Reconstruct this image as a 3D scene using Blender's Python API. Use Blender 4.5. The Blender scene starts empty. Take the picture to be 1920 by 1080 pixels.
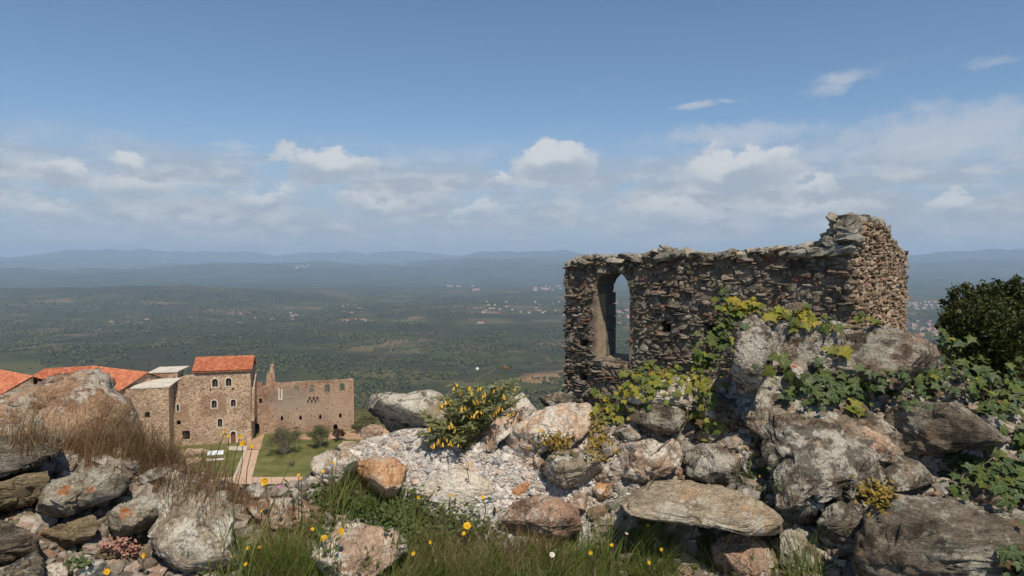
import bpy, bmesh, math, random
import numpy as np
from mathutils import Vector, Matrix
from mathutils.bvhtree import BVHTree

random.seed(7)
rng = np.random.default_rng(7)
SC = bpy.context.scene
COL = SC.collection
R = math.radians

# ------------------------------------------------------------------ camera
FPX = 1280.0                       # focal length in pixels of the 1920 px wide photograph (24 mm)
PITCH = math.atan(50 / FPX)
cam_d = bpy.data.cameras.new('camera')
cam_d.lens = 24.0
cam_d.sensor_width = 36.0
cam_d.clip_start = 0.05
cam_d.clip_end = 80000
cam = bpy.data.objects.new('camera', cam_d)
COL.objects.link(cam)
cam.rotation_euler = (R(90) - PITCH, 0, 0)
SC.camera = cam
CT, ST = math.cos(PITCH), math.sin(PITCH)

def ray(px, py):
    a = (px - 960) / FPX
    b = (540 - py) / FPX
    return Vector((a, CT + b * ST, -ST + b * CT))

def at(px, py, Y):
    d = ray(px, py)
    return d * (Y / d.y)

def at_z(px, py, z):
    d = ray(px, py)
    return d * (z / d.z)

# ------------------------------------------------------------------ light
SUN_EL, SUN_AZ = R(56), R(163)     # azimuth clockwise from +Y: behind the camera, a little to the right
sun_dir = Vector((math.sin(SUN_AZ) * math.cos(SUN_EL), math.cos(SUN_AZ) * math.cos(SUN_EL), math.sin(SUN_EL)))
sun_d = bpy.data.lights.new('sun', 'SUN')
sun_d.energy = 5.0
sun_d.angle = R(0.53)
sun_d.color = (1.0, 0.89, 0.73)
sun = bpy.data.objects.new('sun', sun_d)
COL.objects.link(sun)
sun.rotation_euler = (-sun_dir).to_track_quat('-Z', 'Y').to_euler()
sun.location = (0, -30, 60)

SC.view_settings.view_transform = 'Standard'
SC.view_settings.look = 'None'
SC.view_settings.gamma = 1.0
SC.view_settings.use_curve_mapping = False
SC.view_settings.exposure = 0.03
SC.cycles.use_denoising = True
SC.cycles.max_bounces = 6
SC.cycles.diffuse_bounces = 3
SC.cycles.glossy_bounces = 2
SC.cycles.transmission_bounces = 3
SC.cycles.transparent_max_bounces = 6
SC.cycles.volume_bounces = 1

# ------------------------------------------------------------------ node helper
class NT:
    def __init__(s, nt):
        s.nt = nt
        s.n = nt.nodes
        s.l = nt.links
    def new(s, t, **kw):
        n = s.n.new(t)
        for k, v in kw.items():
            setattr(n, k, v)
        return n
    def put(s, sock, v):
        if v is None:
            return
        if isinstance(v, bpy.types.NodeSocket):
            s.l.new(v, sock)
        else:
            if sock.type == 'RGBA' and not isinstance(v, (int, float)) and len(v) == 3:
                v = (*v, 1)
            sock.default_value = v
    def math(s, op, a, b=None, c=None, clamp=False):
        n = s.new('ShaderNodeMath', operation=op)
        n.use_clamp = clamp
        for i, v in enumerate((a, b, c)):
            s.put(n.inputs[i], v)
        return n.outputs[0]
    def vm(s, op, a, b=None, scale=None):
        n = s.new('ShaderNodeVectorMath', operation=op)
        s.put(n.inputs[0], a)
        if b is not None:
            s.put(n.inputs[1], b)
        if scale is not None:
            s.put(n.inputs['Scale'], scale)
        return n.outputs['Value'] if op in ('LENGTH', 'DOT_PRODUCT', 'DISTANCE') else n.outputs[0]
    def noise(s, vec, scale=5, detail=4, rough=0.5, dist=0.0, col=False):
        n = s.new('ShaderNodeTexNoise')
        s.put(n.inputs['Vector'], vec)
        for k, v in (('Scale', scale), ('Detail', detail), ('Roughness', rough), ('Distortion', dist)):
            s.put(n.inputs[k], v)
        return n.outputs['Color' if col else 'Fac']
    def vor(s, vec, scale=5, out='Distance', feature='F1', rand=1.0):
        n = s.new('ShaderNodeTexVoronoi', feature=feature)
        s.put(n.inputs['Vector'], vec)
        s.put(n.inputs['Scale'], scale)
        s.put(n.inputs['Randomness'], rand)
        return n.outputs[out]
    def ramp(s, fac, stops, interp='LINEAR'):
        n = s.new('ShaderNodeValToRGB')
        n.color_ramp.interpolation = interp
        e = n.color_ramp.elements
        while len(e) < len(stops):
            e.new(0.5)
        for el, (p, c) in zip(e, stops):
            el.position = p
            if isinstance(c, (int, float)):
                c = (c, c, c)
            el.color = (*c, 1)
        s.put(n.inputs[0], fac)
        return n.outputs[0]
    def mix(s, fac, a, b, blend='MIX'):
        n = s.new('ShaderNodeMix', data_type='RGBA', blend_type=blend)
        s.put(n.inputs[0], fac)
        s.put(n.inputs[6], a)
        s.put(n.inputs[7], b)
        return n.outputs[2]
    def sstep(s, v, lo, hi):
        n = s.new('ShaderNodeMapRange', interpolation_type='SMOOTHSTEP')
        s.put(n.inputs[0], v)
        s.put(n.inputs[1], lo)
        s.put(n.inputs[2], hi)
        return n.outputs[0]
    def mapping(s, vec, loc=(0, 0, 0), rot=(0, 0, 0), scale=(1, 1, 1)):
        n = s.new('ShaderNodeMapping')
        s.put(n.inputs[0], vec)
        s.put(n.inputs[1], loc)
        s.put(n.inputs[2], rot)
        s.put(n.inputs[3], scale)
        return n.outputs[0]
    def bump(s, h, strength=0.5, dist=0.01, normal=None):
        n = s.new('ShaderNodeBump')
        s.put(n.inputs['Strength'], strength)
        s.put(n.inputs['Distance'], dist)
        s.put(n.inputs['Height'], h)
        s.put(n.inputs['Normal'], normal)
        return n.outputs[0]
    def sep(s, v):
        n = s.new('ShaderNodeSeparateXYZ')
        s.put(n.inputs[0], v)
        return n.outputs
    def comb(s, x, y, z):
        n = s.new('ShaderNodeCombineXYZ')
        for i, v in enumerate((x, y, z)):
            s.put(n.inputs[i], v)
        return n.outputs[0]

def new_mat(name):
    m = bpy.data.materials.new(name)
    m.use_nodes = True
    nt = NT(m.node_tree)
    nt.n.clear()
    out = nt.new('ShaderNodeOutputMaterial')
    p = nt.new('ShaderNodeBsdfPrincipled')
    p.inputs['Roughness'].default_value = 0.9
    p.inputs['Specular IOR Level'].default_value = 0.25
    nt.l.new(p.outputs[0], out.inputs['Surface'])
    return m, nt, p, out

# ------------------------------------------------------------------ world: sky with clouds
world = bpy.data.worlds.new('World')
SC.world = world
world.use_nodes = True
wn = NT(world.node_tree)
wn.n.clear()
wout = wn.new('ShaderNodeOutputWorld')
bg = wn.new('ShaderNodeBackground')
wn.l.new(bg.outputs[0], wout.inputs[0])
sky = wn.new('ShaderNodeTexSky', sky_type='NISHITA')
sky.sun_disc = False
sky.sun_elevation = SUN_EL
sky.sun_rotation = SUN_AZ
sky.altitude = 1500
sky.air_density = 1.0
sky.dust_density = 0.25
sky.ozone_density = 1.4
SKY_STRENGTH = 0.098
gen = wn.new('ShaderNodeTexCoord').outputs['Generated']
gx, gy, gz = wn.sep(wn.vm('NORMALIZE', gen))
az = wn.math('ARCTAN2', gx, gy)
el = wn.math('ARCSINE', gz)
C0 = wn.comb(az, el, 0)
def azel(px, py):
    d = ray(px, py).normalized()
    return math.atan2(d.x, d.y), math.asin(d.z)
warp = wn.noise(wn.comb(wn.math('MULTIPLY', az, 1.0), wn.math('MULTIPLY', el, 1.6), 0.3), 11, 9, 0.6, col=True)
warp = wn.vm('SUBTRACT', warp, (0.5, 0.5, 0.5))
C1 = wn.vm('ADD', C0, wn.vm('SCALE', warp, scale=0.075))
fine = wn.noise(wn.comb(az, wn.math('MULTIPLY', el, 1.5), 0.7), 26, 8, 0.62)
heap = None
thin = None
C2 = wn.vm('ADD', C0, wn.vm('SCALE', warp, scale=0.03))
shade = None
for cx, cy, rx, ry, w in [(612, 312, 100, 46, 1.0), (240, 302, 42, 24, .8), (115, 328, 52, 24, .75), (1045, 312, 104, 54, 1.15),
                          (1385, 314, 118, 46, 1.05), (1515, 345, 55, 22, .8), (1400, 250, 190, 34, -.9), (1800, 245, 230, 62, -1.0),
                          (1580, 148, 70, 13, -.8), (1545, 165, 50, 14, -.7), (440, 272, 60, 8, -.6), (1860, 120, 60, 8, -.5), (1775, 382, 50, 24, .85), (705, 384, 80, 30, .75), (930, 338, 40, 26, .8),
                          (500, 368, 74, 26, .7), (900, 404, 90, 28, .65), (1300, 198, 50, 9, -.8), (1360, 190, 30, 7, -.6), (250, 345, 90, 30, .6),
                          (1250, 400, 130, 30, .6), (1500, 395, 120, 26, .6), (60, 390, 90, 24, .55), (330, 410, 120, 24, .5)]:
    a0, e0 = azel(cx, cy)
    v = wn.vm('SUBTRACT', C1 if w > 0 else C2, (a0, e0, 0))
    v = wn.vm('MULTIPLY', v, (FPX / rx, FPX / ry, 0))
    f = wn.math('MULTIPLY', wn.math('SUBTRACT', 1.0, wn.vm('LENGTH', v)), abs(w))
    if w < 0:
        thin = f if thin is None else wn.math('MAXIMUM', thin, f)
        continue
    yy = wn.sep(v)[1]
    sv = wn.math('MULTIPLY', wn.math('MAXIMUM', f, 0.0), yy)
    heap = f if heap is None else wn.math('SMOOTH_MAX', heap, f, 0.05)
    shade = sv if shade is None else wn.math('ADD', shade, sv)
dens = wn.sstep(wn.math('ADD', heap, wn.math('MULTIPLY', wn.math('SUBTRACT', fine, 0.5), 1.7)), 0.06, 0.36)
# hazy stratiform bank low over the horizon, all the way round
strat = wn.noise(wn.comb(az, wn.math('MULTIPLY', el, 4.0), 1.3), 5, 7, 0.58)
strat2 = wn.noise(wn.comb(az, wn.math('MULTIPLY', el, 2.6), 4.3), 14, 6, 0.6)
band = wn.math('MULTIPLY', wn.sstep(el, -0.02, 0.045), wn.sstep(el, 0.19, 0.10))
bandm = wn.math('MULTIPLY', band, wn.sstep(wn.math('ADD', wn.math('MULTIPLY', strat, 0.6), wn.math('MULTIPLY', strat2, 0.4)), 0.37, 0.56))
wisp = wn.math('MULTIPLY', wn.sstep(wn.noise(wn.comb(az, wn.math('MULTIPLY', el, 3.0), 2.0), 4.5, 8, 0.6, 0.3), 0.60, 0.82),
               wn.math('MULTIPLY', wn.sstep(el, 0.05, 0.12), wn.sstep(el, 0.9, 0.25)))
skyc = wn.vm('MULTIPLY', wn.vm('SCALE', sky.outputs[0], scale=SKY_STRENGTH), (0.88, 1.02, 1.08))
ccol = wn.mix(wn.sstep(shade, -0.22, 0.20), (0.38, 0.44, 0.51), (0.72, 0.72, 0.71))  # cloud shading painted in: pale tops, greyer undersides
lowh = wn.math('MULTIPLY', wn.sstep(el, 0.22, 0.03), 0.74)
skyc = wn.mix(lowh, skyc, (0.345, 0.395, 0.465))
c = wn.mix(wn.math('MULTIPLY', bandm, 0.80), skyc, (0.48, 0.478, 0.505))
bandc = wn.mix(wn.sstep(wn.noise(wn.comb(az, wn.math('MULTIPLY', el, 2.8), 8.3), 17, 8, 0.62), .42, .62), (0.42, 0.438, 0.475), (0.64, 0.62, 0.61))
c = wn.mix(wn.math('MULTIPLY', bandm, 0.80), skyc, bandc)
dthin = wn.sstep(wn.math('ADD', thin, wn.math('MULTIPLY', wn.math('SUBTRACT', fine, 0.5), 1.6)), 0.0, 0.75)
c = wn.mix(wn.math('MULTIPLY', dthin, 0.55), c, (0.60, 0.61, 0.64))
c = wn.mix(wn.math('MULTIPLY', wisp, 0.25), c, (0.50, 0.55, 0.62))
c = wn.mix(wn.math('MULTIPLY', dens, 0.86), c, ccol)
wn.put(bg.inputs[0], c)
bg.inputs[1].default_value = 1.0

# ------------------------------------------------------------------ numpy noise
def _hash(ix, iy, iz, s):
    n = (ix * 374761393 + iy * 668265263 + iz * 1440662683 + s * 974634777) & 0xffffffff
    n = ((n ^ (n >> 13)) * 1274126177) & 0xffffffff
    n = ((n ^ (n >> 15)) * 2246822519) & 0xffffffff
    return ((n ^ (n >> 16)) & 0xffffff) / float(0xffffff)

def vnoise(P, seed=0):
    I = np.floor(P).astype(np.int64)
    f = P - I
    u = f * f * f * (f * (f * 6 - 15) + 10)
    x, y, z = I[:, 0], I[:, 1], I[:, 2]
    r = 0
    for dx in (0, 1):
        wx = u[:, 0] if dx else 1 - u[:, 0]
        for dy in (0, 1):
            wy = u[:, 1] if dy else 1 - u[:, 1]
            for dz in (0, 1):
                wz = u[:, 2] if dz else 1 - u[:, 2]
                r = r + _hash(x + dx, y + dy, z + dz, seed) * wx * wy * wz
    return r * 2 - 1

def fbm(P, octv=4, gain=0.5, seed=0, ridged=False):
    a, t, tot = 1.0, 0.0, 0.0
    P = np.asarray(P, float)
    for i in range(octv):
        v = vnoise(P * (2.03 ** i) + 17.3 * i, seed + i)
        if ridged:
            v = 1 - 2 * np.abs(v)
        t = t + a * v
        tot += a
        a *= gain
    return t / tot

# ------------------------------------------------------------------ mesh helpers
def mesh_np(name, V, F, smooth=True, mats=None, midx=None):
    V = np.asarray(V, dtype=np.float32)
    F = np.asarray(F, dtype=np.int32)
    k = F.shape[1]
    me = bpy.data.meshes.new(name)
    me.vertices.add(len(V))
    me.vertices.foreach_set('co', V.ravel())
    me.loops.add(F.size)
    me.loops.foreach_set('vertex_index', F.ravel())
    me.polygons.add(len(F))
    me.polygons.foreach_set('loop_start', np.arange(0, F.size, k, dtype=np.int32))
    me.polygons.foreach_set('loop_total', np.full(len(F), k, dtype=np.int32))
    me.polygons.foreach_set('use_smooth', np.full(len(F), smooth, dtype=bool))
    for m in (mats or []):
        me.materials.append(m)
    if midx is not None:
        me.polygons.foreach_set('material_index', np.asarray(midx, dtype=np.int32))
    me.update(calc_edges=True)
    me.validate()
    return me

def link(name, data, parent=None, loc=None):
    o = bpy.data.objects.new(name, data)
    COL.objects.link(o)
    if parent is not None:
        o.parent = parent
    if loc is not None:
        o.location = loc
    return o

def tag(o, label=None, cat=None, group=None, kind=None):
    if label:
        o['label'] = label
    if cat:
        o['category'] = cat
    if group:
        o['group'] = group
    if kind:
        o['kind'] = kind
    return o

def empty(name, loc, rz=0.0):
    o = bpy.data.objects.new(name, None)
    COL.objects.link(o)
    o.location = loc
    o.rotation_euler = (0, 0, rz)
    o.empty_display_size = 0.1
    return o

class MB:
    """collects polygons of one part"""
    def __init__(s):
        s.v, s.f, s.m = [], [], []
    def add(s, v, f, m=0):
        o = len(s.v)
        s.v += [tuple(p) for p in v]
        s.f += [tuple(i + o for i in q) for q in f]
        s.m += [m] * len(f)
    def box(s, x0, x1, y0, y1, z0, z1, m=0):
        v = [(x0, y0, z0), (x1, y0, z0), (x1, y1, z0), (x0, y1, z0), (x0, y0, z1), (x1, y0, z1), (x1, y1, z1), (x0, y1, z1)]
        s.add(v, [(0, 3, 2, 1), (4, 5, 6, 7), (0, 1, 5, 4), (1, 2, 6, 5), (2, 3, 7, 6), (3, 0, 4, 7)], m)
    def build(s, name, mats, parent=None, loc=None, smooth=False):
        me = bpy.data.meshes.new(name)
        me.from_pydata(s.v, [], s.f)
        for m in (mats if isinstance(mats, (list, tuple)) else [mats]):
            me.materials.append(m)
        if any(s.m):
            me.polygons.foreach_set('material_index', s.m)
        if smooth:
            me.polygons.foreach_set('use_smooth', [True] * len(s.f))
        me.update()
        return link(name, me, parent, loc)

_ico = {}
def ico(n):
    if n not in _ico:
        bm = bmesh.new()
        bmesh.ops.create_icosphere(bm, subdivisions=n, radius=1)
        bm.verts.ensure_lookup_table()
        V = np.array([v.co[:] for v in bm.verts])
        F = np.array([[v.index for v in f.verts] for f in bm.faces])
        bm.free()
        _ico[n] = (V / np.linalg.norm(V, axis=1)[:, None], F)
    return _ico[n]

def tube(pts, rad, sides=5):
    pts = [Vector(p) for p in pts]
    V, F = [], []
    for i, p in enumerate(pts):
        t = (pts[min(i + 1, len(pts) - 1)] - pts[max(i - 1, 0)]).normalized()
        a = t.cross(Vector((0.3, 0.9, 0.2))).normalized()
        b = t.cross(a)
        r = rad[i] if hasattr(rad, '__len__') else rad
        for k in range(sides):
            w = 2 * math.pi * k / sides
            V.append(p + a * (r * math.cos(w)) + b * (r * math.sin(w)))
    for i in range(len(pts) - 1):
        for k in range(sides):
            k2 = (k + 1) % sides
            F.append((i * sides + k, i * sides + k2, (i + 1) * sides + k2, (i + 1) * sides + k))
    return V, F

def poly_wall(name, outer, holes, thick, m, parent, y0=0.0):
    """upright wall: outline and openings in (x, z), from y0 to y0+thick"""
    cu = bpy.data.curves.new(name, 'CURVE')
    cu.dimensions = '2D'
    cu.fill_mode = 'BOTH'
    cu.extrude = thick / 2
    for ring in [outer] + list(holes):
        sp = cu.splines.new('POLY')
        sp.points.add(len(ring) - 1)
        for q, (x, z) in zip(sp.points, ring):
            q.co = (x, z, 0, 1)
        sp.use_cyclic_u = True
    tmp = bpy.data.objects.new(name + '_tmp', cu)
    COL.objects.link(tmp)
    dg = bpy.context.evaluated_depsgraph_get()
    me = bpy.data.meshes.new_from_object(tmp.evaluated_get(dg))
    bpy.data.objects.remove(tmp)
    bpy.data.curves.remove(cu)
    n = len(me.vertices)
    co = np.zeros(n * 3, dtype=np.float32)
    me.vertices.foreach_get('co', co)
    co = co.reshape(-1, 3)
    out = np.stack([co[:, 0], y0 + thick / 2 - co[:, 2], co[:, 1]], 1)
    me.vertices.foreach_set('co', out.astype(np.float32).ravel())
    me.materials.clear()
    me.materials.append(m)
    me.polygons.foreach_set('use_smooth', [False] * len(me.polygons))
    me.name = name
    me.update()
    return link(name, me, parent)

def arch(x0, x1, z0, z1, n=7, pointed=0.0):
    """closed outline of an arched opening"""
    w = (x1 - x0) / 2
    c = (x0 + x1) / 2
    zs = z1 - w * (1 + pointed)
    pts = [(x0, z0), (x1, z0)]
    for i in range(n + 1):
        a = math.pi * i / n
        pts.append((c + w * math.cos(a), zs + w * (1 + pointed) * math.sin(a) ** (0.9)))
    return pts

def lerp_tab(tab, x):
    return float(np.interp(x, [t[0] for t in tab], [t[1] for t in tab]))
#MATERIALS
# ------------------------------------------------------------------ materials
def rand_id(nt):
    """0..1, differs per object and per loose piece of a joined mesh"""
    o = nt.new('ShaderNodeObjectInfo').outputs['Random']
    g = nt.new('ShaderNodeNewGeometry').outputs['Random Per Island']
    return nt.math('FRACT', nt.math('ADD', nt.math('MULTIPLY', o, 7.31), g))

def rock_mat(name, c_dark, c_mid, c_light, lichen=0.35, lcol=(0.50, 0.49, 0.45), dark=0.3, strata=0.0, spots=(), spec=1.0,
             ochre=0.0, ocol=(0.42, 0.17, 0.06), bump=1.0, tilt=(0.35, 0.25, 0.1)):
    wm = lambda c_, k=1.0: (c_[0] * 1.07 * k, c_[1] * .985 * k, c_[2] * .89 * k)
    c_dark, c_mid, c_light, lcol = wm(c_dark, .9), wm(c_mid), wm(c_light, 1.04), (lcol[0], lcol[1] * .98, lcol[2] * .93)
    if ochre == 0:
        ochre, ocol = .16, (0.34, 0.21, 0.11)
    m, nt, p, out = new_mat(name)
    oc = nt.new('ShaderNodeTexCoord').outputs['Object']
    off = nt.math('MULTIPLY', nt.new('ShaderNodeObjectInfo').outputs['Random'], 37.0)
    v = nt.vm('ADD', oc, nt.comb(off, off, off))
    sv = nt.mapping(v, rot=tilt, scale=(1, 1, 1 + strata * 7))
    n1 = nt.noise(sv, 9, 9, 0.66, 0.2)
    col = nt.ramp(n1, [(0.32, c_dark), (0.5, c_mid), (0.68, c_light)])
    if ochre > 0:
        no = nt.noise(v, 7.0, 6, 0.6, 0.4)
        col = nt.mix(nt.math('MULTIPLY', nt.sstep(no, 0.60 - ochre * 0.25, 0.80 - ochre * 0.2), 0.75), col, ocol)
    # pale crustose lichen and dark crust, in patches with frayed edges
    nl = nt.noise(v, 16, 10, 0.72)
    nl2 = nt.noise(v, 5, 3, 0.5)
    lm = nt.sstep(nt.math('ADD', nt.math('MULTIPLY', nl, 0.75), nt.math('MULTIPLY', nl2, 0.35)), 0.66 - lichen * 0.25, 0.71 - lichen * 0.23)
    vs = nt.vor(nt.vm('ADD', v, nt.vm('SCALE', nt.noise(v, 60, 3, 0.5, col=True), scale=0.012)), 48)
    vs = nt.math('MULTIPLY', nt.sstep(vs, 0.34, 0.26), nt.sstep(nl2, 0.60 - lichen * 0.3, 0.66 - lichen * 0.3))
    lm = nt.math('MAXIMUM', lm, nt.math('MULTIPLY', vs, 0.8))
    lc = nt.mix(nt.noise(v, 45, 4, 0.6), nt.vm('SCALE', lcol, scale=0.72), lcol)
    col = nt.mix(nt.math('MULTIPLY', lm, 0.85), col, lc)
    nd = nt.noise(nt.vm('ADD', v, (4, 1, 7)), 21, 9, 0.7)
    nd2 = nt.noise(nt.vm('ADD', v, (9, 3, 2)), 4, 3, 0.5)
    dm = nt.sstep(nt.math('ADD', nt.math('MULTIPLY', nd, 0.7), nt.math('MULTIPLY', nd2, 0.35)), 0.66 - dark * 0.22, 0.73 - dark * 0.22)
    col = nt.mix(nt.math('MULTIPLY', dm, 0.75), col, nt.vm('SCALE', c_dark, scale=0.42))
    gr = nt.noise(v, 150, 4, 0.75)
    col = nt.mix(1.0, col, nt.ramp(gr, [(0.28, 0.45), (0.5, 1.0), (0.72, 1.38)]), 'MULTIPLY')
    for (sx, sy, sz, sr) in spots:
        d = nt.vm('DISTANCE', nt.vm('ADD', oc, nt.vm('SCALE', nt.vm('SUBTRACT', nt.noise(oc, 70, 4, 0.6, col=True), (.5, .5, .5)), scale=sr * 1.6)), (sx, sy, sz))
        col = nt.mix(nt.math('MULTIPLY', nt.sstep(d, sr, sr * 0.75), nt.math('MULTIPLY', nt.sstep(nt.noise(oc, 110, 5, .7), .40, .56), .9)), col, (0.40, 0.115, 0.02))
    nt.put(p.inputs['Base Color'], col)
    hb = nt.math('ADD', nt.math('MULTIPLY', nt.noise(sv, 34, 9, 0.68), 1.0), nt.math('MULTIPLY', lm, 0.06))
    cr = nt.vor(nt.vm('ADD', sv, nt.vm('SCALE', nt.noise(sv, 12, 4, .6, col=True), scale=0.12)), 9, 'Distance', 'DISTANCE_TO_EDGE')
    hb = nt.math('ADD', hb, nt.math('MULTIPLY', nt.sstep(cr, 0.0, 0.035), 0.25))
    nt.put(p.inputs['Normal'], nt.bump(gr, 0.45 * bump, 0.003, nt.bump(hb, 0.85 * bump, 0.022)))
    p.inputs['Roughness'].default_value = 0.92
    return m

def leaf_mat(name, cols, rough=0.45, transl=0.35, veins=False, spec=0.4):
    """cols: ramp over a random number per leaf"""
    m, nt, p, out = new_mat(name)
    rid = rand_id(nt)
    n = len(cols)
    col = nt.ramp(rid, [(i / max(n - 1, 1), c) for i, c in enumerate(cols)])
    oc = nt.new('ShaderNodeTexCoord').outputs['Object']
    if veins:
        x, y, z = nt.sep(nt.vm('SUBTRACT', oc, (0, 0.12, 0)))
        an = nt.math('ARCTAN2', x, y)
        best = None
        for a0 in (0.0, 0.95, -0.95, 1.9, -1.9):
            d = nt.math('ABSOLUTE', nt.math('SUBTRACT', an, a0))
            best = d if best is None else nt.math('MINIMUM', best, d)
        rr = nt.vm('LENGTH', nt.comb(x, y, 0))
        vein = nt.sstep(nt.math('MULTIPLY', best, rr), 0.026, 0.008)
        col = nt.mix(nt.math('MULTIPLY', vein, 0.55), col, nt.mix(0.6, col, (0.32, 0.36, 0.16)))
        col = nt.mix(1.0, col, nt.ramp(nt.noise(oc, 6, 3, .6), [(.3, .75), (.7, 1.2)]), 'MULTIPLY')
    nt.put(p.inputs['Base Color'], col)
    p.inputs['Roughness'].default_value = rough
    p.inputs['Specular IOR Level'].default_value = spec
    if transl > 0:
        t = nt.new('ShaderNodeBsdfTranslucent')
        nt.put(t.inputs[0], nt.mix(0.35, col, nt.vm('MULTIPLY', col, (1.5, 1.6, 0.5))))
        mx = nt.new('ShaderNodeMixShader')
        mx.inputs[0].default_value = transl
        nt.l.new(p.outputs[0], mx.inputs[1])
        nt.l.new(t.outputs[0], mx.inputs[2])
        nt.l.new(mx.outputs[0], out.inputs['Surface'])
    return m

def plain_mat(name, c, rough=0.8, var=0.25, scale=8.0, bump=0.0):
    m, nt, p, out = new_mat(name)
    oc = nt.new('ShaderNodeTexCoord').outputs['Object']
    n = nt.noise(oc, scale, 6, 0.6)
    nt.put(p.inputs['Base Color'], nt.mix(1.0, c, nt.ramp(n, [(.3, 1 - var), (.7, 1 + var)]), 'MULTIPLY'))
    p.inputs['Roughness'].default_value = rough
    if bump:
        nt.put(p.inputs['Normal'], nt.bump(n, 0.6, bump))
    return m

# ------------------------------------------------------------------ terrain
FLOOR = -350.0
YARD = -36.0
def sm(x, a, b):
    t = np.clip((x - a) / (b - a), 0, 1)
    return t * t * (3 - 2 * t)

def terrain_z(x, y):
    x = np.asarray(x, float)
    y = np.asarray(y, float)
    r = np.hypot(x, y)
    azd = np.degrees(np.arctan2(x, y))
    P = np.stack([x, y, 0 * x], -1).reshape(-1, 3)
    sh = x.shape
    f = lambda s, o, seed, rd=False: fbm(P / s, o, 0.5, seed, rd).reshape(sh)
    hill = -1.35 - 0.37 * r + 0.02 * r * f(30, 3, 5)
    bench = np.where(r < 16, -2.1 - 0.05 * r, -2.9 - 0.42 * (r - 16))
    hill = hill + (np.maximum(hill, bench) - hill) * sm(azd, 0.5, 4.5)
    # level court in front of the palace
    yard = sm(r, 84, 98) * (1 - sm(r, 175, 190)) * sm(azd, -62, -55) * (1 - sm(azd, -5.0, -2))
    hill = hill * (1 - yard) + (YARD - 0.6) * yard
    after = -0.38 * (r - 165) + YARD
    hill = np.where((r > 178) & (azd < -2), np.minimum(hill, np.maximum(after, -1.35 - .37 * r)), hill)
    val = FLOOR + 22 * f(1000, 4, 11) + 12 * f(260, 3, 13)
    val = val + 120 * np.exp(-((r - 7600) / 1700) ** 2) * (1 - sm(azd, -26, -6)) * (0.75 + 0.5 * f(1500, 3, 21))
    val = val + 45 * np.exp(-((r - 3000) / 900) ** 2) * (1 - sm(azd, -22, -8)) * (0.6 + 0.7 * f(700, 3, 22))
    rise = 300 * sm(r, 10500, 19000) + 300 * sm(r, 19000, 31000)
    rg = f(5200, 5, 31)
    rg2 = f(3400, 5, 33, True)
    val = val + rise * (0.74 + 1.0 * rg + 0.34 * rg2)
    val = val + sm(r, 9000, 13000) * 95 * f(1900, 4, 35, True)
    k = 14.0
    d = np.clip((hill - val) / k, -30, 30)
    return np.where(hill - val > 30 * k, hill, np.where(hill - val < -30 * k, val, val + k * np.log1p(np.exp(d))))

NA, NR = 540, 420
angs = np.radians(np.linspace(-78, 78, NA))
rads = np.concatenate([np.geomspace(3.0, 950, 150)[:-1], np.geomspace(950, 35500, NR - 149)])
AA, RR = np.meshgrid(angs, rads)
TX, TY = RR * np.sin(AA), RR * np.cos(AA)
TZ = terrain_z(TX, TY)
TV = np.stack([TX, TY, TZ], -1).reshape(-1, 3)
ii = np.arange(NR - 1)[:, None] * NA + np.arange(NA - 1)[None, :]
TF = np.stack([ii, ii + 1, ii + NA + 1, ii + NA], -1).reshape(-1, 4)

m_terrain, nt, p, out = new_mat('valley_ground')
pos = nt.new('ShaderNodeNewGeometry').outputs['Position']
px_, py_, pz_ = nt.sep(pos)
flat = nt.comb(px_, py_, 0)
dist = nt.vm('LENGTH', flat)
wv = nt.vm('ADD', flat, nt.vm('SCALE', nt.vm('SUBTRACT', nt.noise(flat, 0.004, 3, 0.5, col=True), (.5, .5, .5)), scale=120))
parcel = nt.vor(wv, 0.0055, 'Color')
pr, pg, pb = nt.sep(parcel)
big = nt.noise(flat, 0.0011, 5, 0.6)
wood = nt.sstep(nt.math('ADD', nt.math('MULTIPLY', big, 0.8), nt.math('MULTIPLY', nt.noise(flat, 0.006, 5, 0.6), 0.35)), 0.50, 0.62)
field = nt.ramp(pr, [(0.0, (0.036, 0.042, 0.011)), (0.35, (0.062, 0.062, 0.018)), (0.6, (0.050, 0.064, 0.012)), (0.84, (0.105, 0.094, 0.034)), (0.93, (0.16, 0.11, 0.055)), (1.0, (0.28, 0.165, 0.085))])
grove = nt.sstep(nt.vor(flat, 0.085, rand=0.55), 0.42, 0.25)
field = nt.mix(nt.math('MULTIPLY', nt.sstep(nt.noise(flat, 0.0035, 5, .6), .55, .70), .55), field, (0.115, 0.088, 0.046))
field = nt.mix(nt.math('MULTIPLY', grove, nt.sstep(pg, 0.92, 0.6)), field, (0.022, 0.030, 0.013))
woodc = nt.ramp(nt.noise(flat, 0.09, 6, 0.7), [(0.35, (0.014, 0.018, 0.007)), (0.6, (0.042, 0.043, 0.016)), (0.75, (0.075, 0.068, 0.03))])
col = nt.mix(nt.math('MULTIPLY', wood, 0.92), field, woodc)
track = nt.sstep(nt.vor(wv, 0.0022, 'Distance', 'DISTANCE_TO_EDGE'), 0.010, 0.004)
col = nt.mix(nt.math('MULTIPLY', track, 0.35), col, (0.22, 0.16, 0.10))
farc = nt.ramp(nt.math('ADD', nt.math('MULTIPLY', nt.noise(flat, 0.0016, 7, 0.65), .7), nt.math('MULTIPLY', nt.noise(flat, 0.008, 4, 0.6), .3)),
               [(0.38, (0.016, 0.026, 0.014)), (0.52, (0.038, 0.048, 0.024)), (0.62, (0.075, 0.078, 0.04)), (0.74, (0.16, 0.13, 0.085))])
col = nt.mix(nt.sstep(dist, 6000, 10500), col, farc)
slopec = nt.ramp(nt.noise(flat, 0.9, 8, 0.65), [(0.3, (0.035, 0.045, 0.018)), (0.5, (0.085, 0.085, 0.035)), (0.72, (0.22, 0.17, 0.10))])
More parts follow.
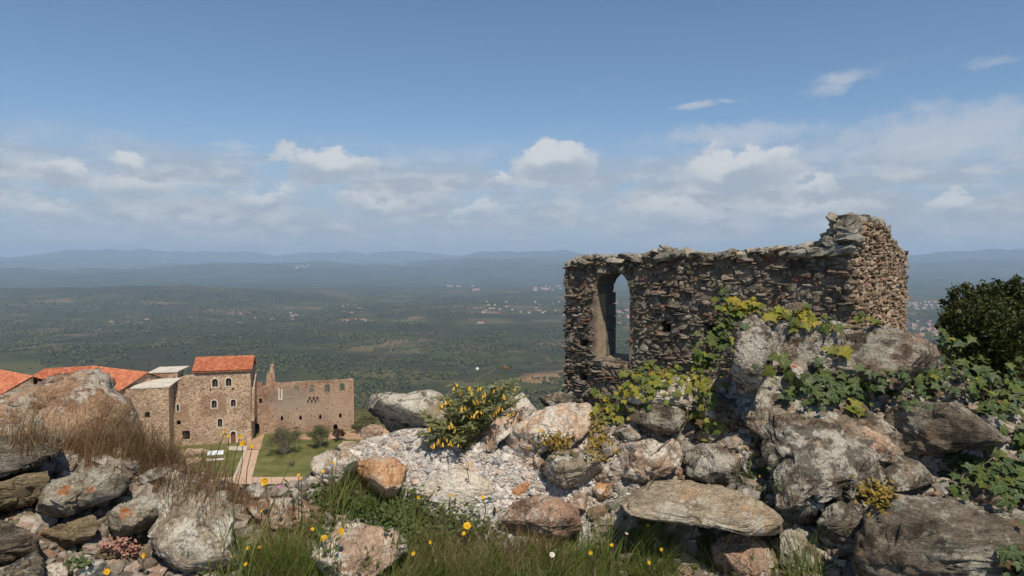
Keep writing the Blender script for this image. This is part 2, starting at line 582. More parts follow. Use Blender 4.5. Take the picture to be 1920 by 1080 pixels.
col = nt.mix(nt.sstep(dist, 190, 420), slopec, col)
nt.put(p.inputs['Base Color'], col)
p.inputs['Roughness'].default_value = 1.0
p.inputs['Specular IOR Level'].default_value = 0.05
terrain = link('ground', mesh_np('ground', TV, TF, True, [m_terrain]))
tag(terrain, kind='structure')
T_BVH = BVHTree.FromPolygons(TV.tolist(), TF.tolist())

def on_terrain(px, py):
    h = T_BVH.ray_cast(Vector((0, 0, 0)), ray(px, py).normalized())
    return h[0]

# the woods and olive groves of the valley: one mass of small crowns
m_wood = leaf_mat('valley_trees', [(0.016, 0.022, 0.006), (0.032, 0.040, 0.010), (0.060, 0.066, 0.018), (0.090, 0.092, 0.034), (0.040, 0.050, 0.010), (0.11, 0.105, 0.034)], 0.9, 0.0, spec=0.1)
def valley_wood(n, r0, r1):
    a = np.radians(rng.uniform(-41, 41, n * 5))
    r = np.exp(rng.uniform(math.log(r0), math.log(r1), n * 5))
    x, y = r * np.sin(a), r * np.cos(a)
    P = np.stack([x, y, 0 * x], 1)
    d = fbm(P / 520, 4, 0.55, 41) * 1.5 + fbm(P / 110, 3, 0.6, 43) * 1.0 + .25 * (a < -.15)  # denser woods to the left also stand in for cloud shadow
    wx = x + 90 * fbm(P / 300, 2, .5, 47)
    wy = y + 90 * fbm(P / 300, 2, .5, 48)
    hc = _hash(np.floor(wx / 190).astype(np.int64), np.floor(wy / 300).astype(np.int64), np.zeros(len(x), np.int64), 5)
    dp = np.where(hc < .33, .04, np.where(hc < .5, .35, 1.0))
    keep = np.nonzero((d + rng.uniform(-.25, .25, len(d)) > -.05) & (rng.random(len(d)) < dp))[0][:n]
    x, y, r = x[keep], y[keep], r[keep]
    z = terrain_z(x, y)
    V0, F0 = ico(1)
    k = len(keep)
    size = rng.uniform(2.2, 5.6, k) * (0.75 + 0.3 * np.clip(r / 3000, 0.4, 2.2))
    hh = size * rng.uniform(0.8, 1.25, k)
    spire = rng.random(k) < 0.03
    hh = np.where(spire, size * 2.6, hh)
    size = np.where(spire, size * 0.45, size)
    jit = 1 + rng.uniform(-.28, .28, (k, len(V0), 1))
    V = V0[None] * jit * np.stack([size, size, hh], 1)[:, None, :]
    V += np.stack([x, y, z + hh * 0.75], 1)[:, None, :]
    F = F0[None] + (np.arange(k) * len(V0))[:, None, None]
    return V.reshape(-1, 3), F.reshape(-1, 3)
V1, F1 = valley_wood(12000, 250, 1900)
V2, F2 = valley_wood(33000, 1400, 6500)
wood_o = link('valley_woodland', mesh_np('valley_woodland', np.concatenate([V1, V2]), np.concatenate([F1, F2 + len(V1)]), True, [m_wood]))
tag(wood_o, 'dark olive groves and woods covering the valley floor below the ruins', 'woodland', kind='stuff')

# houses of the valley, each a small gabled block
m_hw = plain_mat('house_wall', (0.42, 0.39, 0.36), 0.9, 0.1, 0.3)
m_hr = plain_mat('house_roof', (0.40, 0.16, 0.09), 0.9, 0.2, 0.3)
def house_mesh(w, d, h, rf):
    b = MB()
    b.add([(-w, -d, 0), (w, -d, 0), (w, d, 0), (-w, d, 0), (-w, -d, h), (w, -d, h), (w, d, h), (-w, d, h), (-w, 0, h + rf), (w, 0, h + rf)],
          [(0, 1, 5, 4), (2, 3, 7, 6), (1, 2, 6, 9, 5), (3, 0, 4, 8, 7)])
    e = 0.5
    b.add([(-w - e, -d - e, h - .1), (w + e, -d - e, h - .1), (w + e, 0, h + rf + .1), (-w - e, 0, h + rf + .1), (w + e, d + e, h - .1), (-w - e, d + e, h - .1)],
          [(0, 1, 2, 3), (3, 2, 4, 5)], 1)
    me = bpy.data.meshes.new('house')
    me.from_pydata(b.v, [], b.f)
    me.materials.append(m_hw)
    me.materials.append(m_hr)
    me.polygons.foreach_set('material_index', b.m)
    return me
HM = [house_mesh(7, 5, 6.5, 1.6), house_mesh(10, 6, 7, 2.0), house_mesh(6, 6, 9, 1.2), house_mesh(12, 8, 5, 1.4)]
def house(px, py, k, s, rz, label, group=None, name='village_house'):
    q = on_terrain(px, py)
    if q is None:
        return
    o = link(name, HM[k])
    o.location = (q.x, q.y, q.z - 0.8)
    o.rotation_euler = (0, 0, rz)
    o.scale = (s, s, s)
    tag(o, label, 'house', group)
for (x0, x1, y0, y1, n, s, lab, grp) in [
        (1698, 1762, 566, 582, 26, 1.5, 'pale house in the upper rows of the valley town beside the evergreen tree', 'upper rows of the town by the tree'),
        (1698, 1755, 600, 634, 34, 1.2, 'white house in the lower rows of the valley town beside the evergreen tree', 'lower rows of the town by the tree'),
        (1146, 1180, 560, 612, 34, 1.3, 'white house of the town seen through the arched window', 'town houses seen through the window'),
        (905, 1058, 566, 592, 26, 1.3, 'scattered white house on the plain left of the ruined wall', 'houses scattered on the plain'),
        (1000, 1056, 536, 546, 18, 2.2, 'tiny white house of the far village beside the ruined wall', 'far village by the ruined wall'),
        (840, 900, 536, 546, 8, 2.2, 'tiny pale house of a hamlet at the foot of the blue hills', 'hamlet under the hills'),
        (228, 312, 488, 500, 22, 2.8, 'tiny pale house of the hill village above the tower roof', 'hill village above the tower'),
        (556, 582, 498, 506, 10, 2.8, 'tiny house of a pale hamlet on the blue hill slope', 'hamlet on the slope'),
        (722, 764, 492, 500, 14, 2.8, 'tiny pale house of the village high on the far ridge', 'village on the far ridge'),
        (640, 690, 572, 590, 6, 1.3, 'white farmhouse near the red roofed monastery on the plain', 'farmhouses near the red roofs'),
        (430, 560, 588, 606, 8, 1.2, 'lone white farmhouse among the dark woods of the plain', 'farmhouses among the woods')]:
    for _ in range(n):
        house(random.uniform(x0, x1), random.uniform(y0, y1), random.randrange(3), s * random.uniform(.7, 1.15), random.uniform(-.6, .6), lab, grp)
for q, (px, py, k, s, lab) in enumerate([
        (648, 602, 3, 1.5, 'low red roofed range of the monastery on the plain'), (682, 602, 1, 1.6, 'white block of the monastery with a red roof on the plain'),
        (666, 600, 1, 1.1, 'middle block of the red roofed monastery on the plain'), (901, 606, 3, 1.5, 'long white shed standing alone on the plain'),
        (211, 604, 3, 1.2, 'pale shed on the dark wooded plain above the tiled roofs'), (275, 599, 3, 1.0, 'white farmhouse on the plain above the grey flat roof'),
        (545, 588, 2, 1.1, 'white square house alone on the plain above the hall')]):
    house(px, py, k, s, 0.1 * q - .2, lab)

# ------------------------------------------------------------------ haze
hz = MB()
hz.box(-35800, 35800, -60, 35900, float(TZ.min()) - 1.5, float(TZ.max()) + 20)
m_haze = bpy.data.materials.new('haze_air')
m_haze.use_nodes = True
hn = NT(m_haze.node_tree)
hn.n.clear()
ho = hn.new('ShaderNodeOutputMaterial')
pv = hn.new('ShaderNodeVolumePrincipled')
pv.inputs['Color'].default_value = (0.56, 0.75, 1.0, 1)
pv.inputs['Density'].default_value = 6.2e-5
pv.inputs['Anisotropy'].default_value = 0.0
hn.l.new(pv.outputs[0], ho.inputs['Volume'])
haze = hz.build('haze', m_haze)
tag(haze, 'pale blue haze filling the air over the valley', 'haze', kind='stuff')
#PALACE
# ------------------------------------------------------------------ the palace court
U = Vector((0.969, 0.247, 0)).normalized()          # along the facade, to the right
W = Vector((-U.y, U.x, 0))                          # into the building
RZ = math.atan2(U.y, U.x)
ORG = at_z(400, 832, YARD)                          # foot of the tower front

def fac(px, py, d=0.0):
    """pixel -> (along the facade, height over the court) on the plane d metres behind the tower front"""
    v = ray(px, py)
    n = W
    t = (ORG + W * d).dot(n) / v.dot(n)
    q = v * t - ORG
    return q.dot(U), q.z

def rubble_mat(name, stops, mortar, scale=3.2, patch=None, patchc=(0.30, 0.19, 0.12), stain=None):
    m, nt, p, out = new_mat(name)
    oc = nt.new('ShaderNodeTexCoord').outputs['Object']
    v = nt.mapping(oc, scale=(1, 1, 1.5))
    v = nt.vm('ADD', v, nt.vm('SCALE', nt.noise(v, 3, 3, .5, col=True), scale=0.25))
    cell = nt.sep(nt.vor(v, scale, 'Color'))[0]
    edge = nt.vor(v, scale, 'Distance', 'DISTANCE_TO_EDGE')
    col = nt.ramp(cell, stops)
    mk = nt.sstep(edge, 0.10, 0.03)
    col = nt.mix(mk, col, mortar)
    big = nt.noise(oc, 0.22, 6, 0.6)
    col = nt.mix(1.0, col, nt.ramp(big, [(.3, (0.66, 0.58, 0.54)), (.5, (1, 0.98, 0.96)), (.72, (1.2, 1.15, 1.08))]), 'MULTIPLY')
    x, y, z = nt.sep(oc)
    if patch:
        for (x0, x1, z0, z1) in patch:
            wob = nt.math('MULTIPLY', nt.math('SUBTRACT', nt.noise(oc, 0.8, 5, .6), .5), 1.6)
            inx = nt.math('MULTIPLY', nt.sstep(nt.math('ADD', x, wob), x0, x0 + .4), nt.sstep(nt.math('ADD', x, wob), x1, x1 - .4))
            inz = nt.math('MULTIPLY', nt.sstep(nt.math('ADD', z, wob), z0, z0 + .4), nt.sstep(nt.math('ADD', z, wob), z1, z1 - .4))
            col = nt.mix(nt.math('MULTIPLY', nt.math('MULTIPLY', inx, inz), 0.6), col, patchc)
    if stain:
        for (sx, sz, rx, rz, c, f) in stain:
            d = nt.vm('LENGTH', nt.comb(nt.math('DIVIDE', nt.math('SUBTRACT', x, sx), rx), nt.math('DIVIDE', nt.math('SUBTRACT', z, sz), rz), 0))
            d = nt.math('ADD', d, nt.math('MULTIPLY', nt.math('SUBTRACT', nt.noise(oc, 0.5, 6, .65), .5), 1.4))
            col = nt.mix(nt.math('MULTIPLY', nt.sstep(d, 1.1, 0.4), f), col, c)
    sp = nt.noise(oc, 6, 5, .7)
    col = nt.mix(1.0, col, nt.ramp(sp, [(.3, .72), (.5, 1), (.7, 1.22)]), 'MULTIPLY')
    nt.put(p.inputs['Base Color'], col)
    nt.put(p.inputs['Normal'], nt.bump(nt.math('ADD', nt.sstep(edge, 0, .12), sp), 0.8, 0.08))
    p.inputs['Roughness'].default_value = 0.95
    return m

tan = [(0.0, (0.17, 0.105, 0.072)), (0.3, (0.40, 0.27, 0.185)), (0.7, (0.55, 0.40, 0.285)), (1.0, (0.70, 0.57, 0.44))]
tan_red = [(0.0, (0.21, 0.115, 0.08)), (0.4, (0.37, 0.215, 0.15)), (0.75, (0.47, 0.31, 0.22)), (1.0, (0.58, 0.43, 0.33))]
m_tile, nt, p, out = new_mat('terracotta_tiles')
oc = nt.new('ShaderNodeTexCoord').outputs['Object']
rid = nt.sep(nt.vor(oc, 2.2, 'Color'))[0]
col = nt.ramp(rid, [(0, (0.33, 0.105, 0.055)), (.5, (0.44, 0.15, 0.075)), (1, (0.52, 0.23, 0.13))])
col = nt.mix(nt.math('MULTIPLY', nt.sstep(nt.noise(oc, .5, 6, .65), .5, .72), .35), col, (0.30, 0.13, 0.08))
nt.put(p.inputs['Base Color'], col)
m_white = plain_mat('pale_stone_trim', (0.62, 0.56, 0.48), 0.9, 0.15, 2)
m_wdark = plain_mat('dark_wood', (0.045, 0.028, 0.020), 0.6, 0.3, 3)
m_door = plain_mat('brown_door_wood', (0.17, 0.075, 0.045), 0.6, 0.25, 3)
m_lime = plain_mat('grey_roof_mortar', (0.50, 0.46, 0.40), 0.95, 0.2, 0.8, 0.03)
m_dark_fill = plain_mat('painted_dark_interior', (0.02, 0.017, 0.014), 1.0, 0.1)  # near-black colour standing in for the shade inside openings and rooms
m_mullion = plain_mat('mullion_brown', (0.25, 0.19, 0.14), 1.0, 0.3, 1)  # plain brown of the window mullions

def tiled(name, p00, p10, p11, p01, parent, ncol, nrow, mats):
    """half-round tile rows on a roof slope; p00 p10 eave, p11 p01 ridge (local coordinates)"""
    p00, p10, p11, p01 = map(np.array, (p00, p10, p11, p01))
    nrm = np.cross(p10 - p00, p01 - p00)
    nrm = nrm / np.linalg.norm(nrm)
    if nrm[2] < 0:
        nrm = -nrm
    su = ncol * 6 + 1
    sv = []
    for j in range(nrow):
        sv += [(j / nrow, 1.0), ((j + .96) / nrow, 0.25)]
    sv.append((1.0, 0.0))
    g = np.linspace(0, 1, su)
    wv = np.abs(np.sin(g * ncol * math.pi)) * 0.17
    V = []
    for t, lift in sv:
        a = p00 + (p01 - p00) * t
        b = p10 + (p11 - p10) * t
        V.append(a[None] + (b - a)[None] * g[:, None] + nrm[None] * (wv + 0.09 * lift)[:, None])
    V = np.concatenate(V)
    i = np.arange(len(sv) - 1)[:, None] * su + np.arange(su - 1)[None]
    F = np.stack([i, i + 1, i + su + 1, i + su], -1).reshape(-1, 4)
    o = link(name, mesh_np(name, V, F, False, mats), parent)
    o['kind'] = 'stuff'
    return o

def window(parent, x0, x1, z0, z1, y, ring=0.16, shutter=True, depth=0.45, m_pane=None):
    """arched window: stone surround, backing sheet painted dark as inside shade, two wooden leaves with a light between"""
    if ring:
        o_ = poly_wall('window_frame', arch(x0 - ring, x1 + ring, z0 - ring * .8, z1 + ring), [arch(x0, x1, z0, z1)], 0.22, m_white, parent, y - 0.06)
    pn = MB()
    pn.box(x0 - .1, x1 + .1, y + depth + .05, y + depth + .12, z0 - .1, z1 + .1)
    pane = pn.build('window_backing', m_pane or m_dark_fill, parent)  # flat sheet, by default near-black in place of inside shade
    if shutter:
        w = x1 - x0
        for a, b in ((x0 + .03, x0 + w * .40), (x1 - w * .40, x1 - .03)):
            s_ = MB()
            s_.box(a, b, y + depth - .12, y + depth - .06, z0, z1 - w * .30)
            s_.build('shutter', m_wdark, parent)
        s_ = MB()
        s_.box((x0 + x1) / 2 - .035, (x0 + x1) / 2 + .035, y + depth - .20, y + depth - .13, z0, z1 - .1)
        s_.build('mullion', m_mullion, parent)

def fr(px0, px1, pt, pb, d):
    x0, z1 = fac(px0, pt, d)
    x1, _ = fac(px1, pt, d)
    xm, z0 = fac((px0 + px1) / 2, pb, d)
    return x0, x1, z0, z1

# --- tower
D_T, D_R, D_B = 0.0, 6.0, -4.0        # tower and left wing front, hall wing, buttress block
tower = empty('palace_tower', ORG, RZ)
tag(tower, 'tall square stone tower with orange tiled roof and arched windows', 'tower')
tx0, tze = fac(364, 694)
tx1, _ = fac(469.5, 691)
tze = fac(420, 693)[1] - 0.25
tw = [fr(397.5, 408.5, 710.5, 725.5, 0), fr(423, 434, 709, 724, 0), fr(396.5, 406.5, 750.5, 765, 0), fr(432.5, 442, 749, 762.5, 0), fr(408, 417, 785, 800.5, 0)]
door = fr(432.5, 442, 809, 833, 0)
m_tower = rubble_mat('tower_masonry', tan, (0.50, 0.39, 0.28), 3.4, patch=[(fac(375, 740)[0], fac(427, 740)[0], fac(400, 782)[1], fac(400, 738)[1])])
holes = [arch(*w) for w in tw] + [arch(*door)]
for hx, hy, hs in [(382, 729, .3), (394.5, 731.5, .38), (414, 730, .28), (437, 729.5, .42), (428, 744, .22), (453, 728, .18), (386, 765, .25), (391, 746, .2), (414, 756, .2), (447, 741, .22), (455, 765, .2), (380, 756, .2), (458, 778, .22), (394, 779, .2), (443, 775, .2), (457, 800, .22), (388, 800, .2), (426, 795, .18), (425, 815, .2), (450, 790, .18), (465, 786, .2), (462, 745, .2), (420, 740, .18), (403, 738, .18)]:
    a, b = fac(hx, hy)
    holes.append([(a - hs / 2, b - hs / 2), (a + hs / 2, b - hs / 2), (a + hs / 2, b + hs / 2), (a - hs / 2, b + hs / 2)])
poly_wall('front_wall', [(tx0, -1.0), (tx1, -1.0), (tx1, tze), (tx0, tze)], holes, 0.7, m_tower, tower)
bk = MB()
TD = 7.4
bk.box(tx0, tx0 + .7, 0.705, TD, -1, tze)
bk.build('side_wall', m_tower, tower)
bk = MB()
bk.box(tx1 - .7, tx1, 0.705, TD, -1, tze)
bk.build('side_wall', m_tower, tower)
bk = MB()
bk.box(tx0 + .7, tx1 - .7, TD - .6, TD, -1, tze)
bk.build('back_wall', m_tower, tower)
bk = MB()
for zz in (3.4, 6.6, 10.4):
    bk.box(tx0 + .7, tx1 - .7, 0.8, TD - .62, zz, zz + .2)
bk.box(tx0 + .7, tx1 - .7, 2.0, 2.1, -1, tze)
bk.build('painted_dark_rooms', m_dark_fill, tower)  # floors and partition painted near-black, as unlit rooms
for w in tw:
    window(tower, *w, 0.0, ring=0.17)
window(tower, *door, 0.0, ring=0.24, shutter=False, depth=0.35, m_pane=m_door)
rt = MB()
gx0, gx1 = tx0 + .05, tx1 - .05
for x in (gx0, gx1 - .5):
    rt.add([(x, 0.1, tze), (x, TD, tze), (x, TD / 2, tze + 1.95), (x + .5, 0.1, tze), (x + .5, TD, tze), (x + .5, TD / 2, tze + 1.95)], [(0, 2, 1), (3, 4, 5), (0, 1, 4, 3), (1, 2, 5, 4), (2, 0, 3, 5)])
rt.build('gable', m_tower, tower)
rf = MB()
e = .45
zr = tze + 2.1
for s, ya, yb in ((1, -e, TD / 2), (-1, TD + e, TD / 2)):
    rf.add([(tx0 - .35, ya, tze - .1), (tx1 + .35, ya, tze - .1), (tx1 + .35, yb, zr), (tx0 - .35, yb, zr),
            (tx0 - .35, ya, tze + .02), (tx1 + .35, ya, tze + .02), (tx1 + .35, yb, zr + .12), (tx0 - .35, yb, zr + .12)],
           [(0, 3, 2, 1), (4, 5, 6, 7), (0, 1, 5, 4), (1, 2, 6, 5), (3, 0, 4, 7)])
roof = rf.build('roof', m_tile, tower)
tiled('roof_tiles', (tx0 - .4, -e - .05, tze + .04), (tx1 + .4, -e - .05, tze + .04), (tx1 + .4, TD / 2, zr + .14), (tx0 - .4, TD / 2, zr + .14), roof, 30, 9, [m_tile])
rc = MB()
rc.add(*tube([(tx0 - .4, TD / 2, zr + .18), (tx1 + .4, TD / 2, zr + .18)], .17, 8))
rc.build('ridge_tiles', m_tile, roof)

# --- left wing between the buttress block and the tower, and the block itself
lwing = empty('palace_wing', ORG, RZ)
tag(lwing, 'stone wing with pale flat roofs joined to the tiled tower', 'building')
lx0 = fac(322, 760)[0]
lzt = fac(345, 716)[1]
m_lw = rubble_mat('wing_masonry', tan, (0.48, 0.37, 0.26), 3.4, patch=[(lx0 + .3, tx0 - .8, 4.5, 8.2)])
ow = [fr(331, 335.5, 758, 771.5, 0)]
sq = [fr(331, 339, 789.5, 797, 0), fr(342, 356, 809, 825, 0)]
hl = [arch(*w) for w in ow] + [[(a, c), (b, c), (b, d), ((a + b) / 2, d + .12), (a, d)] for a, b, c, d in sq]
poly_wall('front_wall', [(lx0 - 1, -1), (tx0 - .02, -1), (tx0 - .02, fac(363, 713)[1]), (fac(350, 712)[0], fac(350, 714)[1]), (lx0 - 1, lzt)], hl, 0.7, m_lw, lwing, 0.01)
window(lwing, *ow[0], 0.0, ring=.14, shutter=False)
for a, b, c, d in sq:
    q_ = MB()
    q_.box(a - .1, b + .1, .75, .8, c - .1, d + .2)
    q_.build('window_backing', m_dark_fill, lwing)  # sheet painted near-black as shade behind the opening
bx0, bz = fac(246, 728, D_B)
bx1 = fac(316, 728, D_B)[0]
bzt = fac(285, 728, D_B)[1]
blk = fr(271, 281, 773, 784, D_B)
poly_wall('block_wall', [(bx0 - 6, -1), (bx1, -1), (bx1, bzt), (bx0 - 6, bzt)], [[(blk[0], blk[2]), (blk[1], blk[2]), (blk[1], blk[3]), (blk[0], blk[3])]], .7, m_lw, lwing, D_B)
q_ = MB()
q_.box(blk[0] - .1, blk[1] + .1, D_B + .72, D_B + .78, blk[2] - .1, blk[3] + .1)
q_.build('window_backing', m_dark_fill, lwing)  # near-black sheet, shade of the block window put into its colour
q_ = MB()
q_.box(bx1 - .7, bx1 - .003, D_B + .705, 7.5, -1, bzt - .003)
q_.build('side_wall', m_lw, lwing)
# low pale roofs stepping up behind the block
q_ = MB()
a, b = fac(254, 728, D_B)
q_.add([(bx0 - .2, D_B - .1, bzt), (bx1 + .15, D_B - .1, bzt), (bx1 + .15, 0.2, bzt + .55), (bx0 + 1.2, 0.4, bzt + .6),
        (bx0 - .2, D_B - .1, bzt + .25), (bx1 + .15, D_B - .1, bzt + .25), (bx1 + 1.15, 1.2, bzt + .95), (bx0 + 1.2, 1.4, bzt + .95)],
       [(4, 5, 6, 7), (0, 1, 5, 4), (1, 2, 6, 5), (3, 0, 4, 7), (2, 3, 7, 6)])
q_.build('flat_roof', m_lime, lwing)
ux0, uz0 = fac(279, 711, 3.0)
ux1, uz1 = fac(333, 709, 3.0)
uzt = fac(306, 699, 3.0)[1]
q_ = MB()
q_.box(ux0, ux1, 3.0, 8, 2, uzt)
q_.build('upper_wall', m_lw, lwing)
q_ = MB()
q_.add([(ux0 - .1, 2.85, uzt), (ux1 + .1, 2.85, uzt), (ux1 + 1.2, 8, uzt + .35), (ux0 + .8, 8, uzt + .35),
        (ux0 - .1, 2.85, uzt + .18), (ux1 + .1, 2.85, uzt + .18), (ux1 + 1.2, 8, uzt + .5), (ux0 + .8, 8, uzt + .5)],
       [(4, 5, 6, 7), (0, 1, 5, 4), (1, 2, 6, 5), (3, 0, 4, 7), (2, 3, 7, 6)])
q_.build('flat_roof', m_lime, lwing)
q_ = MB()
q_.box(ux1 - .3, tx0 + .2, 3.5, 7, 2, fac(350, 708, 3.5)[1])
q_.build('parapet', m_lw, lwing)

# --- roofless hall to the right of the tower
hall = empty('palace_hall', ORG, RZ)
tag(hall, 'roofless long stone hall with rows of windows beside the tower', 'ruin')
hx0 = tx1 - 4.0
top = [fac(a, b, D_R) for a, b in [(663, 711), (640, 712), (610, 713.5), (580, 715), (550, 716.5), (512, 718), (508, 700), (500.5, 700), (499, 718), (497, 724), (492, 724.5), (490, 718), (484, 719), (481, 716), (477, 719)]]
hz_ = fac(663, 812, D_R)
hx1 = top[0][0]
m_hall = rubble_mat('hall_masonry', tan_red, (0.44, 0.33, 0.24), 3.4,
                    stain=[(fac(545, 745, D_R)[0], fac(545, 748, D_R)[1], 5.5, 3.2, (0.25, 0.22, 0.20), .7), (fac(575, 770, D_R)[0], fac(575, 770, D_R)[1], 9, 4.5, (0.44, 0.35, 0.26), .55),
                           (fac(645, 770, D_R)[0], fac(645, 770, D_R)[1], 4.0, 7.0, (0.46, 0.345, 0.24), .5)])
big = [fr(a - 4.8, a + 4.8, t - 1, t + 20, D_R) for a, t in [(525.5, 728), (556, 723.5), (585, 722.5), (613.5, 721.5), (641.5, 719.5)]]
small = [fr(a - 2.3, a + 2.3, t, t + 9.5, D_R) for a, t in [(528.5, 780), (563.5, 779), (600.5, 777.5), (638, 775)]]
low = [fr(a - w, a + w, t, t + h, D_R) for a, w, t, h in [(629, 4.3, 795.5, 12), (555, 4.0, 800, 12), (592.5, 4.0, 798, 12)]]
gate = fr(475.8, 486.5, 794, 815, D_R)
sm2 = [fr(486, 491, 747, 757, D_R)]
holes = [arch(*w) for w in big[1:] + small + low + sm2] + [arch(*gate)]
for _ in range(46):
    a, b = fac(random.uniform(492, 658), random.uniform(744, 805), D_R)
    hs = random.choice([.18, .2, .24])
    if all(not (w[0] - .4 < a < w[1] + .4 and w[2] - .4 < b < w[3] + .4) for w in big + small + low + sm2 + [gate]) and all(math.hypot(a - q[0][0], b - q[0][1]) > .6 for q in holes[len(big) + len(small) + len(low) + 1:]):
        holes.append([(a - hs / 2, b - hs / 2), (a + hs / 2, b - hs / 2), (a + hs / 2, b + hs / 2), (a - hs / 2, b + hs / 2)])
tp2 = []
for (xa, za), (xb, zb) in zip(top[:-1], top[1:]):
    nseg = max(1, int(abs(xb - xa) / .45))
    tp2 += [(xa + (xb - xa) * k / nseg, za + (zb - za) * k / nseg + (random.uniform(-.16, .08) if k else 0)) for k in range(nseg)]
outl = [(hx0, -2), (hx1, -2)] + tp2 + [top[-1], (hx0, top[-1][1])]
poly_wall('front_wall', outl, holes, .9, m_hall, hall, D_R)
for w in big[2:]:      # the hall stands open to the sky: green valley shows through, lower part walled up
    q_ = MB()
    q_.box(w[0] - .1, w[1] + .1, D_R + .55, D_R + .8, w[2] - .1, w[2] + (w[3] - w[2]) * .3)
    q_.build('window_infill', m_hall, hall)
for w in [big[1]]:
    q_ = MB()
    q_.box(w[0] - .1, w[1] + .1, D_R + .45, D_R + .8, w[2] - .1, w[2] + (w[3] - w[2]) * .6)
    q_.build('window_infill', m_hall, hall)
for w in small + low[:1] + sm2 + [gate]:
    q_ = MB()
    q_.box(w[0] - .15, w[1] + .15, D_R + .92, D_R + .97, w[2] - .15, w[3] + .15)
    q_.build('window_backing', m_dark_fill, hall)  # thin sheets coloured near-black to read as inside shade
for w in low[1:]:
    q_ = MB()
    q_.box(w[0] - .1, w[1] + .1, D_R + .3, D_R + .8, w[2] - .1, w[3] + .1)
    q_.build('window_infill', m_hall, hall)
w = big[0]
for (a, b, c, d) in [(w[0] + .1, w[0] + .35, w[2], w[3]), (w[1] - .35, w[1] - .1, w[2], w[3] - .4), (w[0] + .1, w[1] - .1, w[2] - .2, w[2])]:
    q_ = MB()
    q_.box(a, b, D_R - .06, D_R + .1, c, d)
    q_.build('window_trim', m_white, hall)
for k in range(3):      # corbels of a lost balcony under the middle window
    xa, za = fac(577 + k * 7.2, 746, D_R)
    poly_wall('corbel_arch', [(xa - .12, za - .35), (xa + .22, za - .35), (xa + .22, za + .1), (xa + .42, za + .42), (xa + .62, za + .1), (xa + .62, za - .3), (xa + .74, za - .35), (xa + .74, za + .62), (xa - .12, za + .62)], [], .5, m_wdark if k == 9 else m_hall, hall, D_R - .5)
q_ = MB()
q_.box(hx1 - .9, hx1 - .004, D_R + .905, D_R + 11, -2, top[0][1] - 1.6)
q_.build('side_wall', m_hall, hall)
q_ = MB()
q_.box(fac(505, 716, D_R)[0], fac(514.5, 716, D_R)[0], D_R + .91, D_R + 2.2, -2, fac(510, 700, D_R)[1])
cx_, cz_ = fac(506, 684, D_R + .9)
q_.box(cx_, cx_ + .75, D_R + .95, D_R + 1.9, 5, cz_)
q_.build('chimney_stub', m_lw, hall)
q_ = MB()
q_.add([(tx1 + .01, 0.4, 4), (tx1 + .01, D_R, 4), (tx1 + .5, D_R, 4), (tx1 + .5, 0.4, 4), (tx1 + .01, 2.2, tze - 3.2), (tx1 + .01, D_R, tze - 1.6), (tx1 + .5, D_R, tze - 1.6), (tx1 + .5, 2.2, tze - 3.2)],
       [(0, 3, 7, 4), (4, 7, 6, 5), (2, 3, 7, 6)][1:2] + [(0, 3, 7, 4), (3, 2, 6, 7)])
q_.build('broken_wall_stub', m_lw, hall)

# --- tiled halls at the left
thall = empty('tiled_hall', at_z(232, 760, YARD), 0)
tag(thall, 'long hall with broad orange tiled roof partly hidden behind the brown boulder', 'building')
T0 = Vector(thall.location)
R1, R0, E1 = at(278, 699, 130), at(175, 687, 137.9), at(231, 731, 125.3)
R0.z = R1.z
dn = Vector((-(R0 - R1).y, (R0 - R1).x, 0)).normalized()
if dn.y > 0:
    dn = -dn
half = 6.4
E1 = R1 + dn * half + Vector((0, 0, -half * .46))
E0 = R0 + dn * half + Vector((0, 0, -half * .46))
B1 = R1 - dn * half + Vector((0, 0, -half * .46))
B0 = R0 - dn * half + Vector((0, 0, -half * .46))
L_ = lambda v: tuple(Vector(v) - T0)
q_ = MB()
q_.add([L_(E1), L_(E0), L_(R0), L_(R1), L_(B0), L_(B1)], [(0, 1, 2, 3), (3, 2, 4, 5)])
rf1 = q_.build('roof', m_tile, thall)
up = Vector((0, 0, .06))
tiled('roof_tiles', L_(E0 + up), L_(E1 + up), L_(R1 + up), L_(R0 + up), rf1, 34, 12, [m_tile])
q_ = MB()
ins = (R0 - R1).normalized() * .5
fl = Vector((0, 0, YARD - 1))
def drop(v):
    return Vector((v.x, v.y, YARD - 1))
q_.add([L_(E1 + ins - up * 3), L_(R1 + ins - up * 3), L_(B1 + ins - up * 3), L_(drop(B1 + ins)), L_(drop(E1 + ins)), L_(E0 - up * 3), L_(drop(E0))],
       [(0, 1, 2, 3, 4), (0, 4, 6, 5)])
q_.build('wall', m_lw, thall)
# second roof turning the corner
R2 = at(84, 692, 134.3)
R2.z = R1.z
dn2 = Vector((-(R2 - R0).y, (R2 - R0).x, 0)).normalized()
if dn2.y > 0:
    dn2 = -dn2
E0b = R0 + dn2 * half + Vector((0, 0, -half * .46))
E2 = R2 + dn2 * half + Vector((0, 0, -half * .46)) + (R2 - R0).normalized() * 5
q_ = MB()
B2 = R2 - dn2 * half + Vector((0, 0, -half * .46))
B0b = R0 - dn2 * half + Vector((0, 0, -half * .46))
q_.add([L_(E0b), L_(E2), L_(R2), L_(R0), L_(B2), L_(B0b)], [(0, 1, 2, 3), (3, 2, 4, 5), (1, 4, 2)])
rf2 = q_.build('roof', m_tile, thall)
tiled('roof_tiles', L_(E2 + up), L_(E0b + up), L_(R0 + up), L_(R2 + up), rf2, 22, 12, [m_tile])
q_ = MB()
q_.add([L_(E2 - up * 3), L_(E0b - up * 3), L_(drop(E0b)), L_(drop(E2))], [(0, 1, 2, 3)])
q_.build('wall', m_lw, thall)
ohall = empty('tiled_hall', at_z(-20, 780, YARD), 0)
tag(ohall, 'separate orange tiled roof sloping down beside the long tiled hall', 'building')
